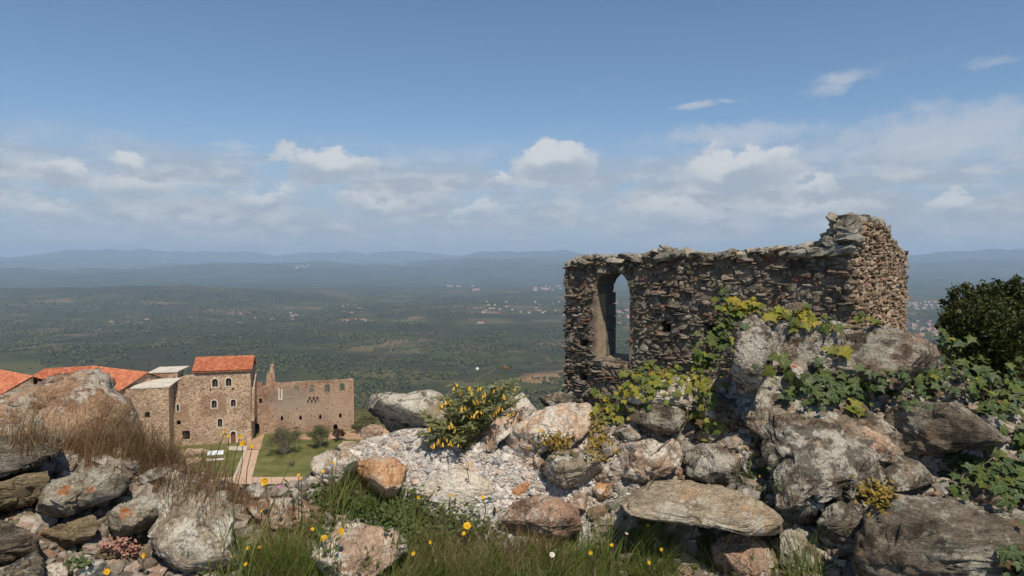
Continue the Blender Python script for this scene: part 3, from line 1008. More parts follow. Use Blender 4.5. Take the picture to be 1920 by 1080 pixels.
T0 = Vector(ohall.location)
A1, A0 = at(62, 706, 122), at(-60, 672, 132)
A0.z = A1.z + .8
dn3 = Vector((-(A0 - A1).y, (A0 - A1).x, 0)).normalized()
if dn3.y > 0:
    dn3 = -dn3
F1_, F0_ = A1 + dn3 * 8 - up * 62, A0 + dn3 * 8 - up * 62
q_ = MB()
q_.add([L_(F1_), L_(F0_), L_(A0), L_(A1), L_(A0 - dn3 * 8 - up * 62), L_(A1 - dn3 * 8 - up * 62)], [(0, 1, 2, 3), (3, 2, 4, 5)])
rf3 = q_.build('roof', m_tile, ohall)
tiled('roof_tiles', L_(F0_ + up), L_(F1_ + up), L_(A1 + up), L_(A0 + up), rf3, 30, 14, [m_tile])
q_ = MB()
q_.add([L_(F1_ - up * 3), L_(A1 - up * 3), L_(drop(A1)), L_(drop(F1_)), L_(F0_ - up * 3), L_(drop(F0_))], [(0, 1, 2, 3), (0, 3, 5, 4)])
q_.build('wall', m_lw, ohall)

# --- court: lawn, paths
def sheet(name, pts, z, m, kind='structure'):
    b = MB()
    b.add([(q.x, q.y, z) for q in pts], [tuple(range(len(pts)))])
    o = b.build(name, m)
    if o.data.polygons[0].normal.z < 0:
        o.data.flip_normals()
    tag(o, kind=kind)
    return o
m_lawn, nt, p, out = new_mat('lawn_grass')
ps = nt.new('ShaderNodeNewGeometry').outputs['Position']
nn = nt.math('ADD', nt.math('MULTIPLY', nt.noise(ps, .35, 6, .6), .6), nt.math('MULTIPLY', nt.noise(ps, 5, 4, .7), .4))
nt.put(p.inputs['Base Color'], nt.ramp(nn, [(.34, (0.060, 0.075, 0.020)), (.5, (0.115, 0.118, 0.032)), (.66, (0.20, 0.175, 0.075))]))
nt.put(p.inputs['Normal'], nt.bump(nt.noise(ps, 8, 4, .7), .8, .1))
m_path = plain_mat('court_path', (0.47, 0.33, 0.235), 0.95, 0.12, 0.6)
m_kerb = plain_mat('kerb_stone', (0.44, 0.39, 0.32), 0.95, 0.2, 1)
m_earth = plain_mat('court_earth', (0.36, 0.235, 0.15), 0.95, 0.3, 0.4)
sheet('lawn', [at_z(-60, 900, YARD), at_z(760, 900, YARD) , at_z(700, 806, YARD), at_z(300, 806, YARD)], YARD - .05, m_lawn)
sheet('path', [at_z(461, 843.5, YARD), at_z(486, 843.5, YARD), at_z(472, 897, YARD), at_z(440, 897, YARD)], YARD + .02, m_path)
sheet('path', [at_z(200, 897, YARD), at_z(740, 893.5, YARD), at_z(740, 908, YARD), at_z(200, 909, YARD)], YARD + .06, m_path)
sheet('kerb', [at_z(458.5, 843.5, YARD), at_z(461.5, 843.5, YARD), at_z(440.5, 897, YARD), at_z(436, 897, YARD)], YARD + .05, m_kerb)
sheet('pavement', [at_z(426, 838, YARD), at_z(463, 836, YARD), at_z(463, 846, YARD), at_z(428, 845, YARD)], YARD + .09, m_kerb)
sheet('ground', [at_z(462, 830, YARD), at_z(496, 812, YARD), at_z(488, 843, YARD), at_z(464, 842, YARD)], YARD + .03, m_earth)
sheet('ground', [at_z(560, 815, YARD), at_z(760, 800, YARD), at_z(760, 824, YARD), at_z(560, 824, YARD)], YARD + .01, m_earth)

# low rubble remains beside the information panel
m_rub = rubble_mat('low_wall_stone', tan, (0.40, 0.33, 0.25), 4)
def rubble_row(px0, py0, px1, py1, h, label):
    a, b = at_z(px0, py0, YARD), at_z(px1, py1, YARD)
    n = 26
    V, F = ico(2)
    allV, allF, o = [], [], 0
    for i in range(n):
        t = (i + random.random() * .6) / n
        c = a.lerp(b, t)
        s = random.uniform(.35, .75)
        sc = np.array([s * 1.2, s, s * .75 * h])
        rv = V * (1 + .25 * fbm(V * 1.7 + i * 7.1, 2, .5, 3))[:, None] * sc
        allV.append(rv + np.array([c.x - a.x + random.uniform(-.5, .5), c.y - a.y + random.uniform(-.5, .5), s * .3 * h]))
        allF.append(F + o)
        o += len(V)
    ob = link('low_rubble_wall', mesh_np('low_rubble_wall', np.concatenate(allV), np.concatenate(allF), False, [m_rub]), None, (a.x, a.y, YARD))
    tag(ob, label, 'wall')
rubble_row(310, 860, 388, 849, 1.6, 'low heap of rubble masonry left of the information panel')
rubble_row(340, 872, 372, 868, 1.2, 'short broken wall footing on the lawn below the panel')

# information panel
ip = at_z(404, 862, YARD)
panel = empty('information_panel', ip, RZ)
tag(panel, 'tilted white information panel on low legs on the lawn before the tower', 'sign')
m_panel = plain_mat('panel_print', (0.62, 0.66, 0.70), 0.35, 0.12, 2)
m_steel = plain_mat('panel_steel', (0.20, 0.20, 0.19), 0.5, 0.1)
q_ = MB()
q_.add([(-1.35, -.15, .95), (1.35, -.15, .95), (1.35, .55, 1.55), (-1.35, .55, 1.55), (-1.35, -.12, .88), (1.35, -.12, .88), (1.35, .6, 1.48), (-1.35, .6, 1.48)],
       [(0, 1, 2, 3), (7, 6, 5, 4), (0, 4, 5, 1), (1, 5, 6, 2), (2, 6, 7, 3), (3, 7, 4, 0)])
q_.build('board', m_panel, panel)
for s in (-1, 1):
    q_ = MB()
    q_.box(s * 1.1 - .06, s * 1.1 + .06, .1, .22, 0, 1.12)
    q_.build('leg', m_steel, panel)
q_ = MB()
q_.box(-1.5, 1.5, -.5, .7, 0, .12)
q_.build('base', m_white, panel)

# shrubs on the lawn
m_twig = plain_mat('grey_twigs', (0.20, 0.17, 0.14), 0.9, 0.3, 2)
m_bud = leaf_mat('grey_green_leaves', [(0.11, 0.105, 0.06), (0.15, 0.135, 0.085), (0.075, 0.085, 0.035)], .8, .2)
m_sage = leaf_mat('sage_leaves', [(0.08, 0.09, 0.03), (0.14, 0.14, 0.06), (0.19, 0.17, 0.09), (0.06, 0.08, 0.02)], .8, .25)
m_umber = leaf_mat('brown_leaves', [(0.09, 0.05, 0.035), (0.14, 0.07, 0.05), (0.07, 0.06, 0.03)], .8, .2)
def leaf_cloud(centers, radii, n, size, seed, flatten=1.0, shell=0.55):
    g = np.random.default_rng(seed)
    ks = g.choice(len(centers), n, p=np.array([r ** 2.0 for r in radii]) / sum(r ** 2.0 for r in radii))
    d = g.normal(size=(n, 3))
    d /= np.linalg.norm(d, axis=1)[:, None]
    rr = (shell + (1 - shell) * g.random(n)) * (1 + .22 * fbm(d * 2.3 + ks[:, None] * 3.1, 3, .6, seed))
    C = np.array(centers)[ks] + d * (np.array(radii)[ks] * rr)[:, None] * np.array([1, 1, flatten])
    a = g.normal(size=(n, 3)) + d * 0.8
    a /= np.linalg.norm(a, axis=1)[:, None]
    t = np.cross(a, g.normal(size=(n, 3)))
    t /= np.linalg.norm(t, axis=1)[:, None]
    b = np.cross(a, t)
    s = size * g.uniform(.6, 1.3, n)[:, None]
    V = np.stack([C - t * s, C + b * s * .45 + a * s * .12, C + t * s, C - b * s * .45 + a * s * .12], 1).reshape(-1, 3)
    F = np.arange(n * 4).reshape(-1, 4)
    return V, F
def shrub(name, px, py, w, h, n, size, mleaf, label, cat='shrub', twigs=16, shell=.3, group=None):
    b = at_z(px, py, YARD)
    e_ = empty(name, b)
    tag(e_, label, cat, group)
    rg = random.Random(px)
    cs, rs = [], []
    st = MB()
    for i in range(twigs):
        a = rg.uniform(0, 6.28)
        rr = rg.uniform(.2, .95)
        tip = Vector((math.cos(a) * rr * w, math.sin(a) * rr * w, h * rg.uniform(.55, 1.0) * (1.05 - .4 * rr)))
        st.add(*tube([(0, 0, -.2), tip * .4 + Vector((0, 0, h * .12)), tip], [.07, .045, .015], 4))
        cs.append(tuple(tip * .85))
        rs.append(rg.uniform(.22, .4) * w)
    st.build('stem', m_twig, e_)
    V, F = leaf_cloud(cs, rs, n, size, px, .9, shell)
    V[:, 2] = np.maximum(V[:, 2], .05)
    f_ = link('foliage', mesh_np('foliage', V, F, False, [mleaf]), e_)
    f_['kind'] = 'stuff'
shrub('bare_shrub', 533, 852, 3.9, 6.2, 9000, .085, m_bud, 'large grey leafless looking shrub on the lawn before the hall', twigs=46, shell=.1)
shrub('leafy_shrub', 600, 838, 2.8, 5.0, 5000, .12, m_sage, 'loose sage green shrub against the hall wall', twigs=26, shell=.15)
shrub('brown_shrub', 634, 826, 1.7, 2.8, 1800, .14, m_umber, 'small reddish brown shrub at the right foot of the hall', twigs=12)
for (px, py, w, h) in [(672, 812, 1.8, 2.2), (690, 800, 2.6, 2.6), (668, 800, 1.5, 1.6)]:
    shrub('green_shrub', px, py, w, h, 1400, .16, m_sage, 'low green bush past the right corner of the hall', twigs=10, group='bushes past the hall corner')
#RUIN
# ------------------------------------------------------------------ the ruined wall with the arched window
AR = R(40)
RU = Vector((math.cos(AR), -math.sin(AR), 0))       # along the wall to the near corner
RV = Vector((math.sin(AR), math.cos(AR), 0))        # into the wall / along the return
CORNER = at(1597, 560, 10.0)
CORNER.z = 0
def rface(px, py, y=0.0):
    v = ray(px, py)
    t = (CORNER + RV * y).dot(RV) / v.dot(RV)
    q = v * t - CORNER
    return q.dot(RU), q.z
def rside(px, py):
    v = ray(px, py)
    t = CORNER.dot(RU) / v.dot(RU)
    q = v * t - CORNER
    return q.dot(RV), q.z
RB = -3.1
ruin = empty('ruined_wall', (CORNER.x, CORNER.y, RB), -AR)
tag(ruin, 'ruined rubble masonry wall with an arched window and a taller broken corner', 'ruin')
zo = -RB
topl = [rface(a, b) for a, b in [(1061, 752), (1061, 497), (1078, 487), (1084, 482), (1120, 481), (1180, 480), (1226, 474), (1235, 468), (1262, 468), (1300, 475), (1345, 480), (1356, 472), (1368, 470), (1380, 478), (1430, 467), (1490, 464), (1524, 460), (1542, 453), (1552, 443), (1564, 434), (1571, 420), (1579, 408), (1597, 405)]]
topl[0] = (topl[1][0], RB)
TH = 0.62
wl, wz1 = rface(1116, 512)
wr, _ = rface(1181, 512)
wz0 = rface(1150, 676)[1]
wz1 = rface(1150, 507)[1]
WIN = (wl, wr, wz0, wz1)

stone_cols = [(0.0, (0.075, 0.063, 0.050)), (0.18, (0.115, 0.10, 0.082)), (0.42, (0.17, 0.148, 0.12)), (0.6, (0.235, 0.20, 0.158)), (0.78, (0.17, 0.125, 0.09)), (0.90, (0.30, 0.28, 0.25)),
              (0.94, (0.15, 0.08, 0.058)), (1.0, (0.18, 0.085, 0.06))]
warm_cols = [(0.0, (0.13, 0.10, 0.075)), (0.3, (0.22, 0.17, 0.125)), (0.6, (0.33, 0.26, 0.19)), (0.86, (0.40, 0.33, 0.26)), (0.95, (0.26, 0.155, 0.11)), (1.0, (0.27, 0.15, 0.11))]
def stone_mat(name, cols, lich):
    m, nt, p, out = new_mat(name)
    oc = nt.new('ShaderNodeTexCoord').outputs['Object']
    rid = rand_id(nt)
    ps = nt.new('ShaderNodeNewGeometry').outputs['Position']
    col = nt.ramp(rid, [(a_, (c_[0] * 1.10, c_[1] * 1.05, c_[2] * .98)) for a_, c_ in cols])
    n1 = nt.noise(ps, 14, 7, .68)
    col = nt.mix(1.0, col, nt.ramp(n1, [(.28, .45), (.5, .95), (.72, 1.6)]), 'MULTIPLY')
    l = nt.sstep(nt.math('ADD', nt.math('MULTIPLY', nt.noise(ps, 20, 9, .7), .7), nt.math('MULTIPLY', nt.noise(ps, 2.5, 3, .5), .35)), .62 - lich * .2, .68 - lich * .2)
    col = nt.mix(nt.math('MULTIPLY', l, .75), col, (0.36, 0.35, 0.31))
    d = nt.sstep(nt.noise(ps, 9, 8, .7), .55, .66)
    col = nt.mix(nt.math('MULTIPLY', d, .7), col, (0.035, 0.033, 0.029))
    nt.put(p.inputs['Base Color'], col)
    nt.put(p.inputs['Normal'], nt.bump(nt.noise(ps, 45, 8, .7), 1.0, .03))
    p.inputs['Roughness'].default_value = .95
    return m
m_rst = stone_mat('ruin_stone', stone_cols, .30)
m_rwarm = stone_mat('ruin_return_stone', warm_cols, .15)
m_rcap = stone_mat('ruin_cap_stone', [(0.0, (0.13, 0.12, 0.10)), (.4, (0.22, 0.20, 0.17)), (.8, (0.33, 0.30, 0.25)), (1.0, (0.38, 0.33, 0.24))], .55)
def mortar_mat(name, c0, c1):
    m, nt, p, out = new_mat(name)
    ps = nt.new('ShaderNodeNewGeometry').outputs['Position']
    n1 = nt.noise(ps, 7, 9, .68)
    nt.put(p.inputs['Base Color'], nt.ramp(n1, [(.32, c0), (.68, c1)]))
    nt.put(p.inputs['Normal'], nt.bump(nt.noise(ps, 30, 8, .7), 1.0, .05))
    return m
m_mort = mortar_mat('ruin_mortar', (0.11, 0.085, 0.066), (0.33, 0.255, 0.195))
m_mort2 = mortar_mat('ruin_return_mortar', (0.12, 0.09, 0.065), (0.36, 0.28, 0.205))
m_plas = mortar_mat('reveal_plaster', (0.26, 0.20, 0.14), (0.44, 0.36, 0.26))
m_jamb = mortar_mat('jamb_stone', (0.10, 0.095, 0.085), (0.22, 0.20, 0.175))

def in_poly(x, z, poly):
    c = False
    j = len(poly) - 1
    for i in range(len(poly)):
        xi, zi = poly[i]
        xj, zj = poly[j]
        if (zi > z) != (zj > z) and x < (xj - xi) * (z - zi) / (zj - zi + 1e-12) + xi:
            c = not c
        j = i
    return c

ol = [(x, z + zo) for x, z in topl] + [(0.0, topl[-1][1] + zo), (0.0, 0.0)]
ol[0] = (topl[0][0], 0.0)
win_l = (WIN[0], WIN[1], WIN[2] + zo, WIN[3] + zo)
win_poly = arch(*win_l, n=12, pointed=0.15)
sh_ = lambda poly, d: [(x, z - d) for x, z in poly]
put = []
for a, b, w in [(1248, 612, .10), (1331, 620, .12), (1095, 640, .10), (1094, 705, .09)]:
    x, z = rface(a, b)
    put.append([(x - w, z + zo - w), (x + w, z + zo - w), (x + w, z + zo + w), (x - w, z + zo + w)])
core_ol = [(x + (.02 if i == 1 else 0), z - (.05 if 0 < i < len(ol) - 1 else 0)) for i, (x, z) in enumerate(ol)]
core_ol = [(min(x, -.03), z) for x, z in core_ol]
poly_wall('mortar_core', core_ol, [win_poly] + put, TH, m_mort, ruin, 0.0)
for b_ in put:
    q_ = MB()
    q_.box(b_[0][0] - .02, b_[1][0] + .02, .3, .34, b_[0][1] - .02, b_[2][1] + .02)
    q_.build('putlog_back', m_dark_fill, ruin)  # shade at the bottom of the hole painted on a sheet
# return wall
sidl = [rside(a, b) for a, b in [(1597, 405), (1640, 411), (1655, 424), (1663, 432), (1668, 452), (1684, 466), (1691, 471), (1693, 560)]]
slen = sidl[-1][0]
so = [(0.0, 0.0), (slen, 0.0), (slen, sidl[-2][1] + zo)] + [(min(y, slen), z + zo - .05) for y, z in reversed(sidl[:-1])]
so[-1] = (0.0, so[-1][1])
ret = poly_wall('return_core', so, [], .26, m_mort2, ruin, 0.0)
co = np.zeros(len(ret.data.vertices) * 3, dtype=np.float32)
ret.data.vertices.foreach_get('co', co)
co = co.reshape(-1, 3)
ret.data.vertices.foreach_set('co', np.stack([-.006 - co[:, 1], co[:, 0] + .004, co[:, 2]], 1).astype(np.float32).ravel())
ret.data.flip_normals()
ret.data.update()

# stone shapes: rough blocks, 48 triangles
def rough_block(seed):
    bm = bmesh.new()
    bmesh.ops.create_cube(bm, size=1.0)
    bmesh.ops.subdivide_edges(bm, edges=bm.edges[:], cuts=1, use_grid_fill=True)
    bmesh.ops.triangulate(bm, faces=bm.faces[:])
    g = np.random.default_rng(seed)
    V = np.array([v.co[:] for v in bm.verts])
    F = np.array([[v.index for v in f.verts] for f in bm.faces])
    bm.free()
    nz = (np.abs(V) > .01).sum(1)
    V = V * np.where(nz == 3, g.uniform(.66, .92, len(V)), np.where(nz == 2, g.uniform(.84, 1.06, len(V)), 1.0))[:, None]
    V += g.uniform(-.10, .10, V.shape)
    return V, F
BL = [rough_block(100 + i) for i in range(14)]
BM = {}
def block_mesh(i, m):
    if (i, m.name) not in BM:
        BM[(i, m.name)] = mesh_np('stone', BL[i][0], BL[i][1], False, [m])
    return BM[(i, m.name)]

class Stones:
    def __init__(s):
        s.items = []
    def add(s, loc, rot, scale):
        s.items.append((Vector(loc), rot, scale, random.randrange(len(BL))))
    def build(s, parent, m, limit, name='stone'):
        it = sorted(s.items, key=lambda q: -q[2][0] * q[2][2])
        for loc, rot, sc, k in it[:limit]:
            o = link(name, block_mesh(k, m), parent)
            o.location, o.rotation_euler, o.scale = loc, rot, sc
        V, F, n = [], [], 0
        from mathutils import Euler
        for loc, rot, sc, k in it[limit:]:
            Mx = np.array(Euler(rot).to_matrix())
            V.append((BL[k][0] * np.array(sc)) @ Mx.T + np.array(loc))
            F.append(BL[k][1] + n)
            n += len(BL[k][0])
        if V:
            o = link('small_stones', mesh_np('small_stones', np.concatenate(V), np.concatenate(F), False, [m]), parent)
            o['kind'] = 'stuff'

main_st = Stones()
xl = ol[1][0]
zlow = rface(1200, 790)[1] + zo - .3
z = zlow
wx0, wx1, wz0_, wz1_ = win_l
rs = random.Random(3)
while z < 4.6:
    h = rs.choice([.035, .04, .05, .06, .07, .10])
    x = xl - .02
    while x < -.01:
        w = min(rs.choice([.05, .07, .09, .12, .16, .26]) * (0.75 + h * 5), .40)
        jum = 1.0 if x < wx1 + .9 else 0.45
        cx, cz = x + w / 2, z + h / 2 + rs.uniform(-.02, .02)
        x += w * rs.uniform(.94, 1.06)
        if cx > -.02 or not in_poly(cx, cz, ol):
            continue
        if in_poly(cx, cz, win_poly) or in_poly(cx - w * .36, cz, win_poly) or in_poly(cx + w * .36, cz, win_poly):
            continue
        if any(in_poly(cx, cz, b_) for b_ in put):
            continue
        if rs.random() < .16:       # a sliver of tile with a flat stone on it
            main_st.add((cx, -.015, cz - h * .3), (rs.gauss(0, .05), rs.gauss(0, .08), 0), (w, .14, h * .35))
            main_st.add((cx, -.01 + rs.uniform(-.02, .02), cz + h * .2), (rs.gauss(0, .08), rs.gauss(0, .14) * jum, rs.gauss(0, .06)), (w * .95, .16, h * .62))
        else:
            main_st.add((cx, rs.uniform(.004, .055), cz), (rs.gauss(0, .18), rs.gauss(0, .42) * jum, rs.gauss(0, .2)), (w * rs.uniform(.75, 1.1), .125, h * rs.uniform(.75, 1.3)))
    z += h * .96
# left end face of the wall and the reveal edge
z = zlow
while z < ol[1][1]:
    h = rs.choice([.06, .08, .1, .12])
    y = 0.05
    while y < TH:
        w = rs.choice([.12, .18, .24])
        main_st.add((xl + .01, y + w / 2, z + h / 2), (rs.gauss(0, .1), rs.gauss(0, .1), rs.gauss(0, .1)), (.14, w, h))
        y += w
    z += h
main_st.build(ruin, m_rst, 300)
cap = Stones()
def cap_line(pts, toy, m=None):
    for (x0, z0), (x1, z1) in zip(pts[:-1], pts[1:]):
        L = math.hypot(x1 - x0, z1 - z0)
        n = max(2, int(L / .06))
        for i in range(n):
            t = (i + rs.random()) / n
            for yy in (0.0, .12, .26, .42, .56):
                if rs.random() < .75:
                    s_ = rs.uniform(.07, .17)
                    q = toy(x0 + (x1 - x0) * t, z0 + (z1 - z0) * t, yy + rs.uniform(-.05, .05))
                    cap.add((q[0], q[1], q[2] - .035 + rs.uniform(-.03, .03)), (rs.gauss(0, .35), rs.gauss(0, .35), rs.uniform(0, 3)), (s_ * 1.3, s_, s_ * rs.uniform(.4, .8)))
cap_line(ol[1:len(topl)], lambda x, z, y: (min(x, -.05), y, z))
cap_line([(y, z + zo) for y, z in sidl[:-1]], lambda y, z, d: (-.02 - d * .42, min(y, slen), z))
# big broken blocks of the high corner
for a, b, w, h in [(1592, 415, .26, .16), (1618, 422, .30, .20), (1580, 428, .22, .14), (1590, 447, .34, .18), (1560, 452, .24, .14), (1575, 470, .42, .16), (1540, 470, .36, .13), (1605, 440, .26, .2), (1505, 478, .3, .13), (1250, 482, .34, .17), (1275, 476, .25, .14), (1365, 476, .22, .12), (1100, 492, .3, .1), (1160, 488, .3, .09), (1195, 486, .28, .1)]:
    x, z = rface(a, b)
    cap.add((min(x, -.06), -.03, z + zo), (rs.gauss(0, .12), rs.gauss(0, .18), rs.gauss(0, .1)), (w, .3, h))
cap.build(ruin, m_rcap, 60, 'cap_stone')
side_st = Stones()
z = zlow
while z < 4.6:
    h = rs.choice([.04, .05, .06, .075])
    y = 0.0
    while y < slen:
        w = rs.choice([.08, .11, .15, .2, .26])
        cy, cz = y + w / 2, z + h / 2 + rs.uniform(-.015, .015)
        y += w
        if not in_poly(cy, cz, so) or cy > slen:
            continue
        side_st.add((.0 + rs.uniform(-.02, .02), cy, cz), (rs.gauss(0, .2), rs.gauss(0, .08), rs.gauss(0, .08)), (.15, w * .95, h * rs.uniform(.8, 1.05)))
    z += h * 1.05
side_st.build(ruin, m_rwarm, 0)
# reveal: plastered near half, dressed blocks on the far half, sloping sill
zs_ = wz1_ - (wx1 - wx0) / 2 * 1.15
q_ = MB()
q_.box(wx0 - .01, wx0 + .045, .05, .33, wz0_, zs_ - .02)
q_.build('plaster_reveal', m_plas, ruin)
zz = wz0_
while zz < zs_:
    hh = min(rs.uniform(.22, .32), zs_ - zz)
    q_ = MB()
    q_.box(wx0 - .01, wx0 + .07 + rs.uniform(-.008, .008), .335, TH + .02, zz + .006, zz + hh - .006)
    q_.build('jamb_block', m_jamb, ruin)
    zz += hh
q_ = MB()
q_.add([(wx0 + .03, -.04, wz0_ - .06), (wx1 - .01, -.04, wz0_ - .06), (wx1 - .01, TH, wz0_ + .05), (wx0 + .03, TH, wz0_ + .05), (wx0 + .03, -.04, wz0_ - .12), (wx1 - .01, -.04, wz0_ - .12), (wx1 - .01, TH, wz0_ - .12), (wx0 + .03, TH, wz0_ - .12)],
       [(0, 1, 2, 3), (0, 4, 5, 1), (3, 2, 6, 7)])
q_.build('sill', m_plas, ruin)
# inner arch ring
cxw = (wx0 + wx1) / 2
ww = (wx1 - wx0) / 2
for i in range(9):
    a0, a1 = math.pi * i / 9, math.pi * (i + 1) / 9
    b_ = MB()
    P_ = []
    for r_ in (.95, 1.08):
        for a in (a0 + .02, a1 - .02):
            P_.append((cxw + ww * r_ * math.cos(a), zs_ + ww * 1.15 * r_ * math.sin(a) ** .9 - .01))
    (A, B, C, D) = P_
    vv = [(A[0], .1, A[1]), (B[0], .1, B[1]), (D[0], .1, D[1]), (C[0], .1, C[1]), (A[0], TH, A[1]), (B[0], TH, B[1]), (D[0], TH, D[1]), (C[0], TH, C[1])]
    b_.add(vv, [(0, 1, 2, 3), (7, 6, 5, 4), (0, 4, 5, 1), (1, 5, 6, 2), (2, 6, 7, 3), (3, 7, 4, 0)])
    b_.build('arch_stone', m_jamb, ruin)
q_ = MB()      # plain lintel stone over the arch
a, b = rface(1122, 497), rface(1165, 508)
q_.box(a[0], b[0], -.015, .2, b[1] + zo + .0, a[1] + zo)
q_.build('lintel', m_jamb, ruin)
#FORE
# ------------------------------------------------------------------ foreground bank of tumbled masonry
CREST = [(-350, 850, 1.80), (0, 835, 1.85), (150, 838, 1.88), (280, 845, 1.88), (330, 872, 1.88), (420, 908, 1.88), (480, 915, 1.9), (560, 905, 1.92), (620, 866, 2.0), (680, 825, 2.1), (760, 806, 2.15),
         (850, 798, 2.15), (950, 790, 2.13), (1060, 785, 2.13), (1120, 782, 2.12), (1180, 752, 2.12), (1300, 745, 2.12), (1380, 690, 2.12), (1440, 640, 2.12), (1560, 640, 2.12), (1700, 665, 2.1), (1800, 700, 2.1), (1920, 735, 2.1), (2270, 760, 2.1)]
BOT = [(-350, 1.40), (0, 1.42), (300, 1.48), (480, 1.52), (700, 1.56), (900, 1.6), (1200, 1.64), (1450, 1.64), (1700, 1.56), (1920, 1.5), (2270, 1.45)]
PB = 1150.0
_cx = [c_[0] for c_ in CREST]
crest_py = lambda px: np.interp(px, _cx, [c_[1] for c_ in CREST])
crest_Y = lambda px: np.interp(px, _cx, [c_[2] for c_ in CREST])
bot_Y = lambda px: np.interp(px, [b_[0] for b_ in BOT], [b_[1] for b_ in BOT])
def bank_Y(px, py):
    t = np.clip((PB - py) / (PB - crest_py(px)), -.1, 1.15)
    return bot_Y(px) + (crest_Y(px) - bot_Y(px)) * t
def at_np(px, py, Y):
    a = (px - 960) / FPX
    b = (540 - py) / FPX
    dy = CT + b * ST
    dz = -ST + b * CT
    return np.stack([a / dy * Y, Y, dz / dy * Y], -1)
cpx = np.linspace(-350, 2270, 520)
rows = []
for k, (dy, dz) in enumerate([(-.42, -1.1), (-.36, -.62), (-.24, -.26), (-.1, -.08)]):
    rows.append(at_np(cpx, np.full_like(cpx, PB), bot_Y(cpx)) + np.array([0, dy, dz]))
for t in np.linspace(0, 1, 150):
    py = PB + (crest_py(cpx) - PB) * t
    rows.append(at_np(cpx, py, bot_Y(cpx) + (crest_Y(cpx) - bot_Y(cpx)) * t))
base = rows[-1]
for dy, dz in [(.02, -.004), (.045, -.016), (.08, -.045), (.13, -.10), (.2, -.2), (.3, -.36), (.45, -.6), (.7, -.95), (1.2, -1.5)]:
    rows.append(base + np.stack([base[:, 0] / base[:, 1] * dy, np.full(len(cpx), dy), np.full(len(cpx), dz)], -1))
BVt = np.concatenate(rows)
nb = len(cpx)
BVt = BVt + (0.035 * fbm(BVt * 5, 4, .55, 61) + 0.010 * fbm(BVt * 32, 3, .6, 63))[:, None] * np.array([0, -.65, .75])
i_ = np.arange(len(rows) - 1)[:, None] * nb + np.arange(nb - 1)[None]
BF = np.stack([i_, i_ + 1, i_ + nb + 1, i_ + nb], -1).reshape(-1, 4)
m_bank, nt, p, out = new_mat('rubble_earth')
ps = nt.new('ShaderNodeNewGeometry').outputs['Position']
bx_, by_, bz_ = nt.sep(ps)
n1 = nt.noise(ps, 11, 10, .7)
n2 = nt.noise(ps, 90, 6, .7)
soil = nt.ramp(n1, [(.3, (0.055, 0.040, 0.028)), (.5, (0.13, 0.10, 0.072)), (.7, (0.24, 0.19, 0.14))])
grit = nt.ramp(n2, [(.30, (0.10, 0.09, 0.08)), (.5, (0.36, 0.34, 0.31)), (.68, (0.60, 0.58, 0.54))])
limey = nt.math('MULTIPLY', nt.sstep(bx_, -.62, -.42), nt.sstep(bx_, .42, .22))
gm = nt.math('MULTIPLY', limey, nt.sstep(nt.noise(ps, 5, 5, .6), .30, .48))
red = nt.math('MULTIPLY', nt.sstep(bx_, -.65, -.85), nt.sstep(nt.noise(ps, 6, 6, .6), .42, .58))
soil = nt.mix(nt.math('MULTIPLY', red, .6), soil, (0.17, 0.095, 0.07))
wl_ = nt.math('MULTIPLY', nt.sstep(nt.noise(ps, 17, 9, .72), .54, .60), .8)
soil = nt.mix(wl_, soil, (0.42, 0.40, 0.36))
crustm = nt.math('MULTIPLY', nt.sstep(bx_, .25, .5), nt.sstep(nt.noise(ps, 24, 10, .74), .46, .56))
soil = nt.mix(nt.math('MULTIPLY', crustm, .85), soil, (0.44, 0.415, 0.36))
col = nt.mix(gm, soil, grit)
nt.put(p.inputs['Base Color'], nt.mix(1.0, col, nt.ramp(n2, [(.3, .6), (.7, 1.3)]), 'MULTIPLY'))
nt.put(p.inputs['Normal'], nt.bump(n2, .9, .008, nt.bump(n1, .8, .03)))
bank = link('rubble_bank', mesh_np('rubble_bank', BVt, BF, True, [m_bank]))
tag(bank, kind='structure')
bvV, bvF, bvo = [BVt], [np.concatenate([BF[:, [0, 1, 2]], BF[:, [0, 2, 3]]])], len(BVt)

